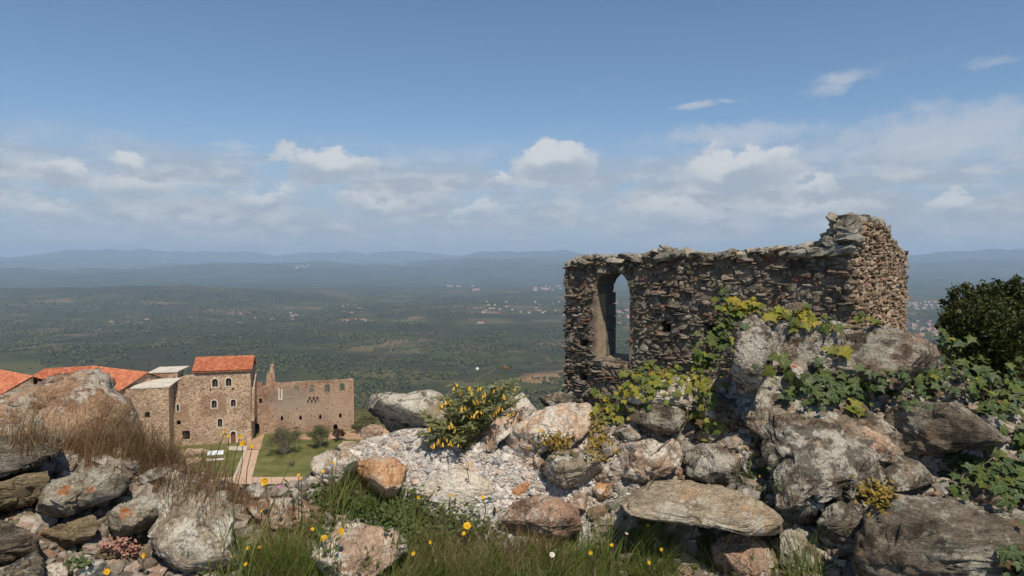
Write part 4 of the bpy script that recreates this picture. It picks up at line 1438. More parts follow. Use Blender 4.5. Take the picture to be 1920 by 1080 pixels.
# ---- rocks
MATS = {
    'slate': rock_mat('blue_grey_schist', (0.085, 0.085, 0.078), (0.18, 0.18, 0.165), (0.29, 0.285, 0.25), .10, (0.38, 0.37, 0.31), .25, 1.0, tilt=(.3, -.45, .1)),
    'olive': rock_mat('olive_brown_schist', (0.095, 0.075, 0.045), (0.21, 0.175, 0.115), (0.31, 0.27, 0.185), .18, (0.42, 0.39, 0.30), .3, .8, tilt=(.3, -.45, .1)),
    'lichen': rock_mat('lichened_grey_schist', (0.14, 0.115, 0.085), (0.28, 0.245, 0.19), (0.41, 0.37, 0.30), .58, (0.58, 0.55, 0.47), .3, .6, tilt=(.3, -.45, .1)),
    'grey': rock_mat('weathered_grey_limestone', (0.13, 0.11, 0.085), (0.28, 0.25, 0.205), (0.42, 0.385, 0.325), .52, (0.62, 0.60, 0.53), .52),
    'pale': rock_mat('pale_limestone', (0.23, 0.19, 0.15), (0.42, 0.365, 0.30), (0.56, 0.51, 0.44), .58, (0.68, 0.65, 0.59), .32, ochre=.2, ocol=(0.46, 0.29, 0.19)),
    'pink': rock_mat('pink_limestone', (0.25, 0.175, 0.13), (0.44, 0.345, 0.275), (0.56, 0.475, 0.40), .55, (0.68, 0.64, 0.58), .32, ochre=.32, ocol=(0.47, 0.27, 0.17)),
    'orange': rock_mat('orange_stained_limestone', (0.29, 0.15, 0.08), (0.46, 0.28, 0.165), (0.56, 0.41, 0.30), .28, (0.64, 0.56, 0.47), .15, ochre=.6, ocol=(0.50, 0.24, 0.10)),
    'rust': rock_mat('reddish_brown_stone', (0.15, 0.10, 0.075), (0.30, 0.215, 0.165), (0.42, 0.34, 0.27), .42, (0.56, 0.52, 0.46), .38, ochre=.25, ocol=(0.32, 0.16, 0.11)),
    'mottled': rock_mat('mottled_grey_red_stone', (0.11, 0.085, 0.07), (0.21, 0.175, 0.145), (0.33, 0.28, 0.235), .40, (0.46, 0.45, 0.39), .45, .6, ochre=.3, ocol=(0.22, 0.12, 0.09), tilt=(.2, .25, .1)),
    'brown': rock_mat('brown_conglomerate', (0.14, 0.088, 0.058), (0.26, 0.175, 0.12), (0.37, 0.28, 0.21), .45, (0.54, 0.50, 0.44), .4, ochre=.35, ocol=(0.42, 0.26, 0.165)),
    'crust': rock_mat('lichen_crusted_conglomerate', (0.10, 0.082, 0.063), (0.22, 0.185, 0.145), (0.35, 0.31, 0.255), .66, (0.58, 0.56, 0.50), .62, bump=1.4),
    'dark': rock_mat('dark_grey_schist', (0.065, 0.057, 0.046), (0.155, 0.138, 0.112), (0.26, 0.235, 0.195), .36, (0.46, 0.44, 0.38), .45, .7, tilt=(.2, .25, .1)),
    'slab': rock_mat('pale_schist_slab', (0.19, 0.16, 0.12), (0.34, 0.30, 0.235), (0.46, 0.415, 0.34), .30, (0.57, 0.54, 0.46), .25, .6, ochre=.16, ocol=(0.48, 0.29, 0.15), tilt=(.1, .18, .1)),
    'white': rock_mat('white_limestone', (0.32, 0.29, 0.25), (0.52, 0.49, 0.44), (0.65, 0.62, 0.57), .5, (0.72, 0.70, 0.65), .4, .3),
}
ROCK_N = [0]
GROW = [1.09]
def rock(outline, mat_, label, dY=0.0, T=None, lean=0.6, sub=5, blocky=0.42, facets=14, rough=1.25, strata=0.4, bed=(.25, -.3, 1), cut=.34, top=None, name='rock', spots=None, grow=None):
    """a stone whose outline is read off the photograph and which is as deep as T on both sides of its middle"""
    seed = ROCK_N[0] = ROCK_N[0] + 1
    g = np.random.default_rng(1000 + seed)
    O = np.array(outline, float)
    c0 = (O.max(0) + O.min(0)) / 2 * .5 + O.mean(0) * .5
    O = c0 + (O - c0) * (grow or GROW[0])
    ang = np.linspace(-math.pi, math.pi, 361)
    rad = np.zeros(361)
    for k, a in enumerate(ang):
        d = np.array([math.cos(a), math.sin(a)])
        best = 0
        for j in range(len(O)):
            A, B = O[j] - c0, O[(j + 1) % len(O)] - c0
            e_ = B - A
            den = d[0] * e_[1] - d[1] * e_[0]
            if abs(den) < 1e-9:
                continue
            t = (A[0] * e_[1] - A[1] * e_[0]) / den
            u = (A[0] * d[1] - A[1] * d[0]) / den
            if t > best and -1e-6 <= u <= 1 + 1e-6:
                best = t
        rad[k] = best
    S, F = ico(sub)
    rho = np.sqrt(S[:, 0] ** 2 + S[:, 2] ** 2)
    th = np.arctan2(-S[:, 2], S[:, 0])
    rr = np.interp(th, ang, rad)
    Fx = rho ** blocky
    G = np.sign(S[:, 1]) * np.abs(S[:, 1]) ** blocky
    px = c0[0] + rr * Fx * np.cos(th)
    py = c0[1] + rr * Fx * np.sin(th)
    Yc = float(bank_Y(c0[0], c0[1])) + dY
    w = (O[:, 0].max() - O[:, 0].min()) / FPX * Yc
    h = (O[:, 1].max() - O[:, 1].min()) / FPX * Yc
    s = math.sqrt(w * h)
    if T is None:
        T = 0.42 * min(w, h) + .1 * s
    P = at_np(px, py, Yc + lean * (c0[1] - py) / FPX * Yc + T * G)
    C = np.array(at(c0[0], c0[1], Yc))
    P = P - C
    ext = np.array([w / 2, T, h / 2])
    for k in range(facets):
        n = g.normal(size=3)
        n[1] = -abs(n[1]) - .35
        n /= np.linalg.norm(n)
        sup = (P @ n).max()
        d = sup * (1 - cut * g.uniform(.4, 1.3))
        ov = P @ n - d
        P = P - np.where(ov > 0, ov * .97, 0)[:, None] * n
    if top:
        n = np.array(top[:3], float)
        n /= np.linalg.norm(n)
        ov = P @ n - (P @ n).max() * top[3]
        P = P - np.where(ov > 0, ov * .93, 0)[:, None] * n
    R_ = np.linalg.norm(P, axis=1)[:, None] + 1e-6
    dirn = P / R_
    Q = (P + C) + seed * 3.7
    disp = s * rough * (0.060 * fbm(Q * (2.2 / s), 3, .5, seed) + 0.030 * fbm(Q * (7.5 / s), 4, .6, seed + 50, True) + .012 * fbm(Q * (26 / s), 2, .6, seed + 90))
    if strata > 0:
        b_ = np.array(bed, float)
        b_ /= np.linalg.norm(b_)
        ph = (P @ b_) / s * 9 + 1.3 * fbm(Q * (3.0 / s), 3, .5, seed + 7)
        saw = ph - np.floor(ph)
        disp = disp - strata * s * .05 * (saw ** 2) * (0.4 + .6 * (fbm(Q * (4 / s), 2, .5, seed + 9) > -.1))
    ck = np.abs(fbm(Q * (2.6 / s), 3, .55, seed + 21))
    disp = disp - s * .05 * np.clip(1 - ck / .045, 0, 1) * (fbm(Q * (1.6 / s), 2, .5, seed + 23) > -.05)
    P = P + dirn * disp[:, None]
    m = MATS[mat_]
    if spots:
        key = (mat_, 'spots', seed)
        # positions read on the front of the stone, in its own coordinates
        b2 = BVHTree.FromPolygons((P + C).tolist(), F.tolist())
        sl = []
        for (sx, sy, sr) in spots:
            hit = b2.ray_cast(Vector((0, 0, 0)), ray(sx, sy).normalized())
            if hit[0] is not None:
                q = np.array(hit[0]) - C
                sl.append((q[0], q[1], q[2], sr / FPX * Yc))
        args = dict(SPOT_ARGS[mat_])
        args['spots'] = sl
        m = rock_mat(args.pop('name') + '_spotted', *args.pop('c'), **args)
    o = link(name, mesh_np(name, P, F, True, [m]), None, C)
    tag(o, label, 'rock')
    global bvo
    bvV.append(P + C)
    bvF.append(F + bvo)
    bvo += len(P)
    return o
SPOT_ARGS = {
    'lichen': dict(name='lichened_grey_schist', c=((0.12, 0.105, 0.08), (0.24, 0.215, 0.17), (0.36, 0.33, 0.27)), lichen=.55, lcol=(0.50, 0.48, 0.41), dark=.25, strata=.6, tilt=(.3, -.45, .1)),
    'crust': dict(name='lichen_crusted', c=((0.10, 0.085, 0.07), (0.20, 0.175, 0.145), (0.32, 0.29, 0.25)), lichen=.6, lcol=(0.50, 0.49, 0.45), dark=.4),
}
up_front = (0, -.55, .83)
# left bank
rock([(-60, 752), (0, 744), (55, 727), (105, 701), (148, 694), (178, 697), (196, 710), (218, 733), (240, 756), (255, 785), (258, 830), (250, 860), (200, 885), (60, 880), (-60, 860)], 'brown', 'big brown lichen flecked boulder in front of the tiled roofs', dY=.22, T=.2, lean=.35, blocky=.62, facets=9, cut=.14, rough=2.0, grow=.97)
rock([(-70, 826), (0, 822), (60, 821), (100, 823), (111, 833), (85, 852), (72, 870), (40, 885), (0, 897), (-70, 905)], 'slate', 'blue grey slate slab jutting over the brown stones', dY=-.10, T=.11, lean=.5, strata=1.2, bed=(.35, -.3, 1))
rock([(-70, 905), (0, 908), (40, 893), (80, 887), (86, 900), (72, 930), (50, 947), (0, 955), (-70, 960)], 'olive', 'olive brown stone under the blue grey slate slab', dY=-.06, T=.09, strata=1.0, bed=(.35, -.3, 1))
rock([(78, 872), (90, 858), (118, 861), (128, 885), (110, 895), (82, 892)], 'brown', 'small brown stone at the tip of the slate slab', dY=.02, sub=4)
rock([(72, 930), (95, 905), (140, 893), (190, 883), (215, 886), (230, 900), (228, 918), (210, 932), (170, 947), (130, 967), (100, 987), (70, 992), (52, 987), (72, 955)], 'lichen', 'tilted lichen covered slab with two orange spots', dY=-.09, T=.075, lean=.75, strata=.9, bed=(.45, -.3, 1), spots=[(121, 921, 12), (171, 919, 9)], top=(.15, -.62, .8, .75))
rock([(222, 885), (250, 890), (285, 905), (302, 925), (270, 938), (232, 928)], 'brown', 'flat brown stone above the orange ringed slab', dY=.03, sub=4)
rock([(178, 992), (195, 970), (235, 947), (260, 934), (285, 927), (304, 935), (301, 975), (270, 1000), (235, 1014), (200, 1010)], 'lichen', 'brown slab with one orange ring of lichen', dY=-.06, T=.075, lean=.7, strata=.9, bed=(.5, -.3, 1), spots=[(234, 962, 13)], top=(.3, -.62, .8, .72))
rock([(66, 1007), (110, 985), (170, 968), (180, 985), (166, 1011), (112, 1030), (80, 1018)], 'olive', 'wedge of brown stone under the two spotted slab', dY=-.03, T=.07, strata=.8, bed=(.4, -.3, 1), sub=4)
rock([(298, 945), (318, 911), (345, 910), (372, 917), (390, 938), (412, 940), (432, 962), (430, 1000), (442, 1050), (425, 1100), (340, 1110), (285, 1075), (283, 1010), (300, 975)], 'grey', 'large craggy grey boulder beside the long grass', dY=-.05, T=.13, lean=.55, rough=1.35, facets=9)
rock([(-60, 960), (20, 985), (65, 1010), (70, 1040), (40, 1062), (-60, 1078)], 'dark', 'dark grey stone low in the left bank', dY=-.05, T=.09, strata=.5)
rock([(-60, 1080), (30, 1060), (65, 1040), (82, 1060), (78, 1105), (-60, 1120)], 'lichen', 'pale layered stone at the foot of the left bank', dY=-.06, T=.08, strata=.9)
rock([(84, 1058), (115, 1056), (126, 1070), (120, 1096), (88, 1098)], 'white', 'small whitish cube of stone at the foot of the left bank', dY=-.05, sub=4)
rock([(122, 1060), (190, 1052), (202, 1068), (182, 1098), (120, 1100)], 'grey', 'flat grey stone beside the small whitish cube', dY=-.04, sub=4)
rock([(165, 1042), (190, 1020), (230, 1015), (257, 1030), (242, 1050), (200, 1056)], 'olive', 'thin brown stone under the slab with the orange ring', dY=-.03, sub=4, strata=.7)
rock([(0, 962), (60, 955), (80, 985), (60, 1008), (15, 985)], 'lichen', 'grey stone wedged left of the two spotted slab', dY=0, sub=4)
rock([(193, 872), (208, 855), (230, 858), (236, 874), (212, 882)], 'white', 'small white stone in the dry red grass', dY=.02, sub=4)
rock([(168, 868), (180, 858), (194, 862), (192, 876), (175, 880)], 'pale', 'small pale stone left of the white one in dry grass', dY=.02, sub=4)
rock([(352, 908), (368, 888), (392, 890), (400, 908), (376, 918)], 'white', 'pale rounded stone behind the craggy grey boulder', dY=.06, sub=4)
rock([(308, 868), (325, 850), (345, 856), (348, 872), (325, 880)], 'pale', 'pale stone half hidden in dry grass below the tower', dY=.06, sub=4)
# middle
rock([(584, 880), (592, 860), (615, 848), (650, 849), (668, 865), (668, 895), (662, 928), (630, 938), (600, 932), (585, 905)], 'pink', 'rounded pink boulder left of the orange boulder', dY=-.01, T=.10, facets=6)
rock([(660, 900), (668, 875), (700, 862), (735, 861), (759, 880), (752, 907), (740, 927), (705, 938), (670, 922)], 'orange', 'orange stained boulder at the edge of the white gravel', dY=-.03, T=.09, facets=7)
rock([(455, 975), (475, 950), (510, 941), (560, 942), (597, 955), (604, 975), (597, 1005), (560, 1018), (500, 1010), (460, 995)], 'rust', 'rough reddish stone behind the long grass', dY=.0, T=.08)
rock([(588, 1052), (605, 1020), (640, 998), (690, 989), (730, 994), (752, 1014), (753, 1036), (722, 1062), (685, 1085), (650, 1110), (592, 1110)], 'pink', 'big pale pinkish boulder low in the grass', dY=-.05, T=.12, facets=6, top=(.0, -.5, .85, .8))
rock([(615, 992), (640, 976), (690, 980), (703, 992), (670, 1002), (630, 1006)], 'pale', 'small pale stone behind the big pinkish boulder', dY=.02, sub=4)
rock([(664, 776), (680, 757), (686, 745), (735, 737), (760, 742), (800, 736), (818, 740), (832, 755), (834, 790), (800, 802), (770, 807), (735, 809), (712, 796)], 'grey', 'long grey boulder overhanging beside the flowering plant', dY=.05, T=.12, lean=.3, strata=.5, bed=(.2, -.2, 1), facets=9)
rock([(678, 806), (695, 796), (716, 800), (714, 820), (692, 826), (678, 818)], 'rust', 'small reddish stone under the long grey boulder', dY=.0, sub=4)
rock([(625, 842), (645, 828), (672, 830), (668, 846), (640, 850)], 'white', 'flat white stone behind the pink boulder', dY=.03, sub=4)
rock([(785, 908), (830, 888), (880, 887), (917, 905), (927, 937), (900, 957), (850, 962), (808, 947)], 'white', 'smooth grey white boulder sunk in the gravel', dY=.02, T=.07, facets=5, rough=.7)
rock([(888, 798), (920, 785), (960, 778), (1003, 770), (988, 790), (962, 802), (932, 830), (915, 843), (897, 833)], 'pink', 'pinkish wedge of stone right of the flowering plant', dY=-.04, T=.08, sub=5)
rock([(943, 778), (958, 747), (980, 739), (1000, 765), (1006, 777), (980, 788), (950, 792)], 'pale', 'white lichened stone behind the flowering plant', dY=.05, T=.06)
rock([(944, 828), (965, 803), (1010, 775), (1060, 763), (1098, 759), (1113, 780), (1090, 815), (1075, 840), (1035, 835), (1010, 848), (997, 870), (958, 872), (947, 850)], 'pink', 'large white and red stone with a grey front face', dY=-.05, T=.10, top=(-.1, -.55, .85, .7))
rock([(996, 892), (1004, 852), (1012, 844), (1021, 864), (1024, 886), (1014, 894)], 'brown', 'narrow upright tan stone beside the grey boulder', dY=-.03, sub=4)
rock([(1019, 872), (1045, 848), (1090, 844), (1116, 855), (1130, 880), (1107, 907), (1060, 914), (1030, 907), (1021, 890)], 'grey', 'angular grey boulder above the brown stone', dY=-.07, T=.085, facets=8, top=(.1, -.5, .86, .7), rough=.8)
rock([(1153, 852), (1160, 837), (1170, 834), (1220, 829), (1245, 840), (1262, 821), (1280, 835), (1276, 862), (1263, 897), (1235, 891), (1205, 905), (1180, 899), (1157, 881)], 'pink', 'pale pinkish block above the flat slab', dY=-.05, T=.08, blocky=.45)
rock([(1286, 882), (1289, 850), (1320, 837), (1352, 834), (1378, 855), (1398, 890), (1392, 914), (1340, 911), (1300, 908)], 'crust', 'lichen crusted stone right of the pale pinkish block', dY=-.03, T=.08)
rock([(1163, 947), (1195, 920), (1222, 904), (1290, 904), (1342, 912), (1402, 930), (1442, 950), (1467, 975), (1464, 1000), (1430, 1007), (1395, 1002), (1340, 988), (1270, 980), (1200, 970)], 'slab', 'long flat slab with an orange end over dark grass', dY=-.10, T=.085, lean=1.15, strata=.8, bed=(.12, -.75, .8), facets=6, cut=.12, blocky=.34, grow=1.03)
rock([(1338, 1020), (1360, 1003), (1430, 1008), (1472, 1015), (1484, 1050), (1464, 1100), (1380, 1105), (1338, 1062)], 'rust', 'square dull brown block under the long flat slab', dY=-.03, T=.08, blocky=.42)
rock([(938, 982), (965, 945), (1000, 934), (1040, 939), (1077, 955), (1083, 990), (1052, 1008), (990, 1004)], 'rust', 'wide reddish brown stone at the edge of the grass', dY=-.03, T=.08, facets=5)
rock([(1104, 926), (1120, 907), (1147, 909), (1147, 926), (1122, 940)], 'orange', 'small orange flecked stone left of the flat slab', dY=-.02, sub=4)
rock([(1062, 942), (1085, 925), (1108, 930), (1106, 956), (1078, 962)], 'brown', 'small tan stone under the angular grey boulder', dY=-.01, sub=4)
rock([(952, 930), (975, 910), (1000, 900), (1002, 914), (980, 936), (960, 940)], 'orange', 'thin orange stone lying in the white gravel', dY=-.01, sub=4)
rock([(900, 862), (905, 849), (916, 854), (918, 868), (906, 873)], 'rust', 'tiny red stone below the pinkish wedge', dY=-.02, sub=3)
rock([(914, 852), (922, 840), (936, 843), (940, 860), (926, 868)], 'white', 'tiny white stone below the pinkish wedge', dY=-.02, sub=3)
rock([(1013, 746), (1050, 736), (1078, 744), (1082, 770), (1030, 768)], 'grey', 'grey stone on the crest at the foot of the ruined wall', dY=.16, T=.07)
rock([(1088, 800), (1108, 775), (1135, 778), (1150, 800), (1140, 830), (1105, 832)], 'pale', 'pale gritty stone between the red stone and the ivy', dY=.02, T=.06)
rock([(1150, 815), (1165, 795), (1195, 800), (1200, 825), (1170, 836)], 'crust', 'knobbly stone above the pale pinkish block', dY=.0, sub=4)
rock([(770, 842), (790, 826), (812, 832), (812, 852), (785, 858)], 'white', 'small white stone under the flowering plant', dY=0, sub=4)
rock([(718, 838), (738, 828), (758, 834), (752, 850), (728, 852)], 'pink', 'small pink stone in the upper gravel', dY=0, sub=4)
# right pile
GROW[0] = 1.17
rock([(1178, 742), (1210, 722), (1260, 714), (1300, 711), (1337, 717), (1348, 735), (1344, 762), (1300, 767), (1250, 759), (1200, 754)], 'white', 'white topped flat stone draped with yellow green ivy', dY=-.04, T=.10, lean=.9, strata=.6)
rock([(1183, 762), (1200, 753), (1260, 763), (1292, 780), (1292, 802), (1277, 817), (1250, 820), (1215, 802), (1188, 787)], 'dark', 'rounded dark stone under the white topped stone', dY=-.05, T=.08, strata=.5)
rock([(1378, 642), (1387, 610), (1400, 595), (1425, 591), (1441, 604), (1444, 640), (1441, 685), (1424, 722), (1402, 740), (1385, 737), (1376, 700)], 'crust', 'upright lichened stone with ivy on its left side', dY=-.17, T=.075, lean=.15, blocky=.42, cut=.18, facets=9, grow=1.06)
rock([(1425, 622), (1480, 611), (1560, 612), (1625, 622), (1612, 680), (1540, 695), (1480, 697), (1435, 690)], 'crust', 'lichen crusted masonry lump between the upright and the striped stone', dY=-.02, T=.12, lean=.5, rough=1.3)
rock([(1556, 684), (1580, 640), (1640, 619), (1700, 634), (1742, 650), (1754, 680), (1748, 712), (1700, 724), (1620, 718), (1568, 708)], 'mottled', 'striped grey and red stone above the dark ivy', dY=-.08, T=.10, strata=1.0, bed=(-.2, -.3, 1), lean=.5)
rock([(1483, 682), (1498, 674), (1511, 684), (1518, 715), (1503, 728), (1487, 708)], 'crust', 'small pointed stone with one orange lichen spot', dY=-.10, sub=4, spots=[(1490, 687, 6)], lean=.1)
rock([(1668, 802), (1690, 770), (1740, 764), (1800, 769), (1852, 790), (1902, 826), (1897, 853), (1830, 856), (1760, 848), (1700, 843), (1673, 827)], 'dark', 'long dark slab with pale lichen discs under the ivy', dY=-.09, T=.10, strata=.8, bed=(-.2, -.3, 1), lean=.5)
rock([(1633, 1012), (1650, 966), (1690, 945), (1760, 954), (1850, 969), (1980, 985), (1980, 1120), (1640, 1120), (1628, 1065)], 'dark', 'huge grey streaked boulder under the leafy plant', dY=-.14, T=.16, lean=.7, strata=.5, bed=(-.25, -.4, .9), facets=7)
rock([(1543, 982), (1555, 955), (1600, 944), (1640, 954), (1643, 985), (1622, 1022), (1590, 1044), (1548, 1034)], 'crust', 'round crusted boulder left of the huge streaked one', dY=-.04, T=.08)
rock([(1376, 742), (1395, 700), (1440, 680), (1520, 690), (1600, 720), (1668, 790), (1680, 870), (1650, 940), (1565, 965), (1500, 1010), (1464, 975), (1456, 880), (1432, 820), (1398, 786)], 'crust', 'great sloping lichen crusted face below the dark ivy', dY=-.01, T=.12, lean=1.0, rough=1.1, facets=15, cut=.2, sub=6, grow=1.1, strata=.6, bed=(-.3, -.5, .8))
rock([(1596, 818), (1620, 800), (1650, 814), (1694, 850), (1684, 874), (1640, 854)], 'rust', 'dark red stone left of the long dark slab', dY=-.06, sub=4)
rock([(1300, 772), (1335, 742), (1378, 745), (1402, 790), (1392, 815), (1340, 806)], 'crust', 'lumpy stone below the upright stone', dY=-.02, T=.08)
rock([(1470, 1000), (1500, 990), (1552, 1030), (1560, 1080), (1540, 1110), (1476, 1110)], 'crust', 'pale pitted masonry below the sloping crusted face', dY=.02, T=.07)
rock([(1640, 875), (1690, 860), (1740, 872), (1755, 910), (1710, 935), (1650, 920)], 'crust', 'pitted stone with lichen discs above the streaked boulder', dY=.0, T=.07)
rock([(1745, 722), (1775, 715), (1800, 735), (1795, 762), (1755, 760)], 'crust', 'small rough stone between ivy and the dark slab', dY=-.02, sub=4)
rock([(1975, 880), (2030, 840), (2110, 850), (2150, 900), (2110, 950), (2010, 950)], 'grey', 'grey boulder past the right end of the dark slab', dY=-.04, T=.09, sub=4)
rock([(2010, 1010), (2080, 980), (2190, 1000), (2230, 1070), (2150, 1120), (2030, 1110)], 'crust', 'crusted boulder right of the huge streaked one', dY=-.05, T=.1, sub=4)
rock([(2080, 790), (2140, 765), (2200, 780), (2215, 830), (2140, 850)], 'mottled', 'mottled stone on the far right crest', dY=-.02, T=.08, sub=4)
rock([(-300, 930), (-240, 880), (-140, 880), (-95, 930), (-130, 990), (-260, 1000)], 'lichen', 'lichened slab past the left end of the slate', dY=-.05, T=.09, sub=4)
rock([(-290, 1040), (-200, 1010), (-100, 1020), (-80, 1090), (-180, 1130), (-280, 1110)], 'grey', 'grey boulder past the left foot of the bank', dY=-.05, T=.1, sub=4)
rock([(-250, 850), (-190, 820), (-110, 826), (-90, 862), (-160, 880)], 'olive', 'brown slab on the far left crest', dY=.0, T=.08, sub=4)
#PLANTS
# ------------------------------------------------------------------ loose rubble and gravel on the bank
FORE = BVHTree.FromPolygons(np.concatenate(bvV).tolist(), np.concatenate(bvF).tolist())
BANK = BVHTree.FromPolygons(BVt.tolist(), BF.tolist())
def hit(px, py, tree=None):
    h = (tree or FORE).ray_cast(Vector((0, 0, 0)), ray(px, py).normalized())
    return (h[0], h[1]) if h[0] is not None and h[0].y < 3.2 else (None, None)
def is_rock(px, py):
    a, b = hit(px, py), hit(px, py, BANK)
    return a[0] is not None and b[0] is not None and (a[0] - b[0]).length > .012

PEB = [(ico(1)[0] * (1 + np.random.default_rng(i).uniform(-.3, .3, (12, 1))) * .62, ico(1)[1]) for i in range(10)]
def scatter_blocks(name, n, area, smin, smax, m, seed, sink=.25, skip_rock=True, flat=.7, lib=None):
    lib = lib or BL
    rg = random.Random(seed)
    V, F, o = [], [], 0
    from mathutils import Euler
    for _ in range(n):
        px, py = area(rg)
        if skip_rock and is_rock(px, py):
            continue
        q, nm = hit(px, py)
        if q is None:
            continue
        s = smin + (smax - smin) * rg.random() ** 2.6
        k = rg.randrange(len(lib))
        Mx = np.array(Euler((rg.uniform(-.5, .5), rg.uniform(-.5, .5), rg.uniform(0, 6.3))).to_matrix())
        sc = np.array([s * rg.uniform(.9, 1.5), s, s * flat * rg.uniform(.7, 1.2)])
        V.append((lib[k][0] * sc) @ Mx.T + np.array(q + nm * s * (.3 - sink)))
        F.append(lib[k][1] + o)
        o += len(lib[k][0])
    ob = link(name, mesh_np(name, np.concatenate(V), np.concatenate(F), False, [m]))
    return ob
def pebble_mat(name, cols):
    m, nt, p, out = new_mat(name)
    rid = rand_id(nt)
    ps = nt.new('ShaderNodeNewGeometry').outputs['Position']
    col = nt.ramp(rid, [(i / (len(cols) - 1), c) for i, c in enumerate(cols)])
    n1 = nt.noise(ps, 70, 6, .7)
    col = nt.mix(1.0, col, nt.ramp(n1, [(.3, .55), (.5, 1.0), (.7, 1.3)]), 'MULTIPLY')
    l = nt.sstep(nt.noise(ps, 42, 8, .7), .56, .62)
    col = nt.mix(nt.math('MULTIPLY', l, .6), col, (0.52, 0.50, 0.46))
    nt.put(p.inputs['Base Color'], col)
    nt.put(p.inputs['Normal'], nt.bump(nt.noise(ps, 130, 6, .7), .9, .006))
    return m
m_grav = pebble_mat('white_gravel', [(0.34, 0.30, 0.26), (0.50, 0.47, 0.43), (0.60, 0.57, 0.53), (0.46, 0.35, 0.28), (0.64, 0.62, 0.58), (0.30, 0.29, 0.28), (0.54, 0.52, 0.49)])
m_rubl = pebble_mat('brown_rubble', [(0.14, 0.11, 0.085), (0.24, 0.20, 0.16), (0.33, 0.29, 0.24), (0.24, 0.14, 0.09), (0.40, 0.37, 0.32), (0.12, 0.11, 0.10)])
def gr_area(rg):
    while True:
        px, py = rg.uniform(600, 1300), rg.uniform(800, 1010)
        lo = 960 + 25 * math.sin(px * .02)
        if px < 780:
            lo = 880 + (px - 600) * .3
        if py > crest_py(px) + 1 and py < lo + rg.gauss(0, 14) and px < 1130 + rg.gauss(0, 60):
            return px, py
g1 = scatter_blocks('gravel', 14000, gr_area, .003, .010, m_grav, 1, flat=.8, lib=PEB)
tag(g1, 'white lime gravel spread between the middle boulders', 'gravel', kind='stuff')
g2 = scatter_blocks('gravel', 300, gr_area, .012, .034, m_grav, 2, sink=.32)
tag(g2, 'coarse pale rubble chips lying on the white gravel', 'gravel', kind='stuff')
def right_area(rg):
    while True:
        px, py = rg.uniform(1120, 2240), rg.uniform(600, 1140)
        if py > crest_py(px) + 2:
            return px, py
g3 = scatter_blocks('rubble', 3400, right_area, .006, .05, m_rubl, 3, sink=.22)
tag(g3, 'brown rubble and mortar crumbs packed between the stones of the right pile', 'rubble', kind='stuff')
def left_area(rg):
    while True:
        px, py = rg.uniform(-330, 640), rg.uniform(830, 1140)
        if py > crest_py(px) + 2:
            return px, py
g4 = scatter_blocks('rubble', 2100, left_area, .006, .045, m_rubl, 4, sink=.22)
tag(g4, 'brown rubble crumbs packed between the stones of the left bank', 'rubble', kind='stuff')

# ------------------------------------------------------------------ grass
def blades(bases, length, width, lean, seed, segs=4, droop=.5, spread=.35):
    """ribbons: bases (n,3), lean = mean horizontal direction"""
    g = np.random.default_rng(seed)
    n = len(bases)
    L = length[0] + (length[1] - length[0]) * g.random(n) ** 1.3
    d = g.normal(size=(n, 2)) * spread + np.array(lean)[None] + .55 * np.stack([fbm(bases * 16, 2, .5, seed), fbm(bases * 16, 2, .5, seed + 5)], 1)
    L = L * (0.55 + .9 * np.clip(fbm(bases * 11, 2, .5, seed + 3) + .45, 0, 1))
    az_ = g.uniform(0, math.pi, n)
    wv = np.stack([np.cos(az_), np.sin(az_) * .5, 0 * az_], 1)
    W_ = width * g.uniform(.6, 1.3, n)
    V = []
    for k in range(segs + 1):
        t = k / segs
        hx = t ** 1.6
        zz = t - droop * .5 * t * t * g.uniform(.3, 1.5, n)
        c_ = bases + np.stack([d[:, 0] * hx * L, d[:, 1] * hx * L, zz * L], 1)
        w_ = (W_ * (1 - t) ** .7 * (.7 + .3 * (1 - t)))[:, None] * .5
        V += [c_ - wv * w_, c_ + wv * w_]
    V = np.stack(V, 1)
    F = []
    for k in range(segs):
        F.append([2 * k, 2 * k + 1, 2 * k + 3, 2 * k + 2])
    F = np.array(F)[None] + (np.arange(n) * (2 * segs + 2))[:, None, None]
    return V.reshape(-1, 3), F.reshape(-1, 4)
def roots(n, area, seed, rock_p=.12):
    rg = random.Random(seed)
    out_ = []
    for _ in range(n):
        px, py = area(rg)
        if is_rock(px, py) and rg.random() > rock_p:
            continue
        q, nm = hit(px, py)
        if q is not None:
            out_.append(q - Vector((0, 0, .006)))
    return np.array(out_)
def clump_area(cl):
    tot = sum(c_[4] for c_ in cl)
    def f(rg):
        r = rg.random() * tot
        for (x, y, sx, sy, w) in cl:
            r -= w
            if r <= 0:
                break
        return rg.gauss(x, sx), min(rg.gauss(y, sy), 1148)
    return f
m_gr = leaf_mat('green_grass', [(0.08, 0.13, 0.02), (0.12, 0.175, 0.03), (0.17, 0.215, 0.045), (0.23, 0.23, 0.08), (0.10, 0.145, 0.026)], .5, .45)
m_dry = leaf_mat('dry_grass', [(0.24, 0.15, 0.075), (0.34, 0.24, 0.13), (0.20, 0.11, 0.065), (0.15, 0.125, 0.045), (0.40, 0.31, 0.19)], .7, .35)
m_redg = leaf_mat('red_dry_grass', [(0.17, 0.085, 0.06), (0.25, 0.15, 0.085), (0.20, 0.09, 0.07), (0.16, 0.12, 0.04), (0.30, 0.20, 0.11), (0.12, 0.11, 0.03)], .7, .35)
m_herb = leaf_mat('herb_leaves', [(0.035, 0.06, 0.012), (0.06, 0.09, 0.02), (0.08, 0.115, 0.03), (0.045, 0.075, 0.02)], .55, .3)
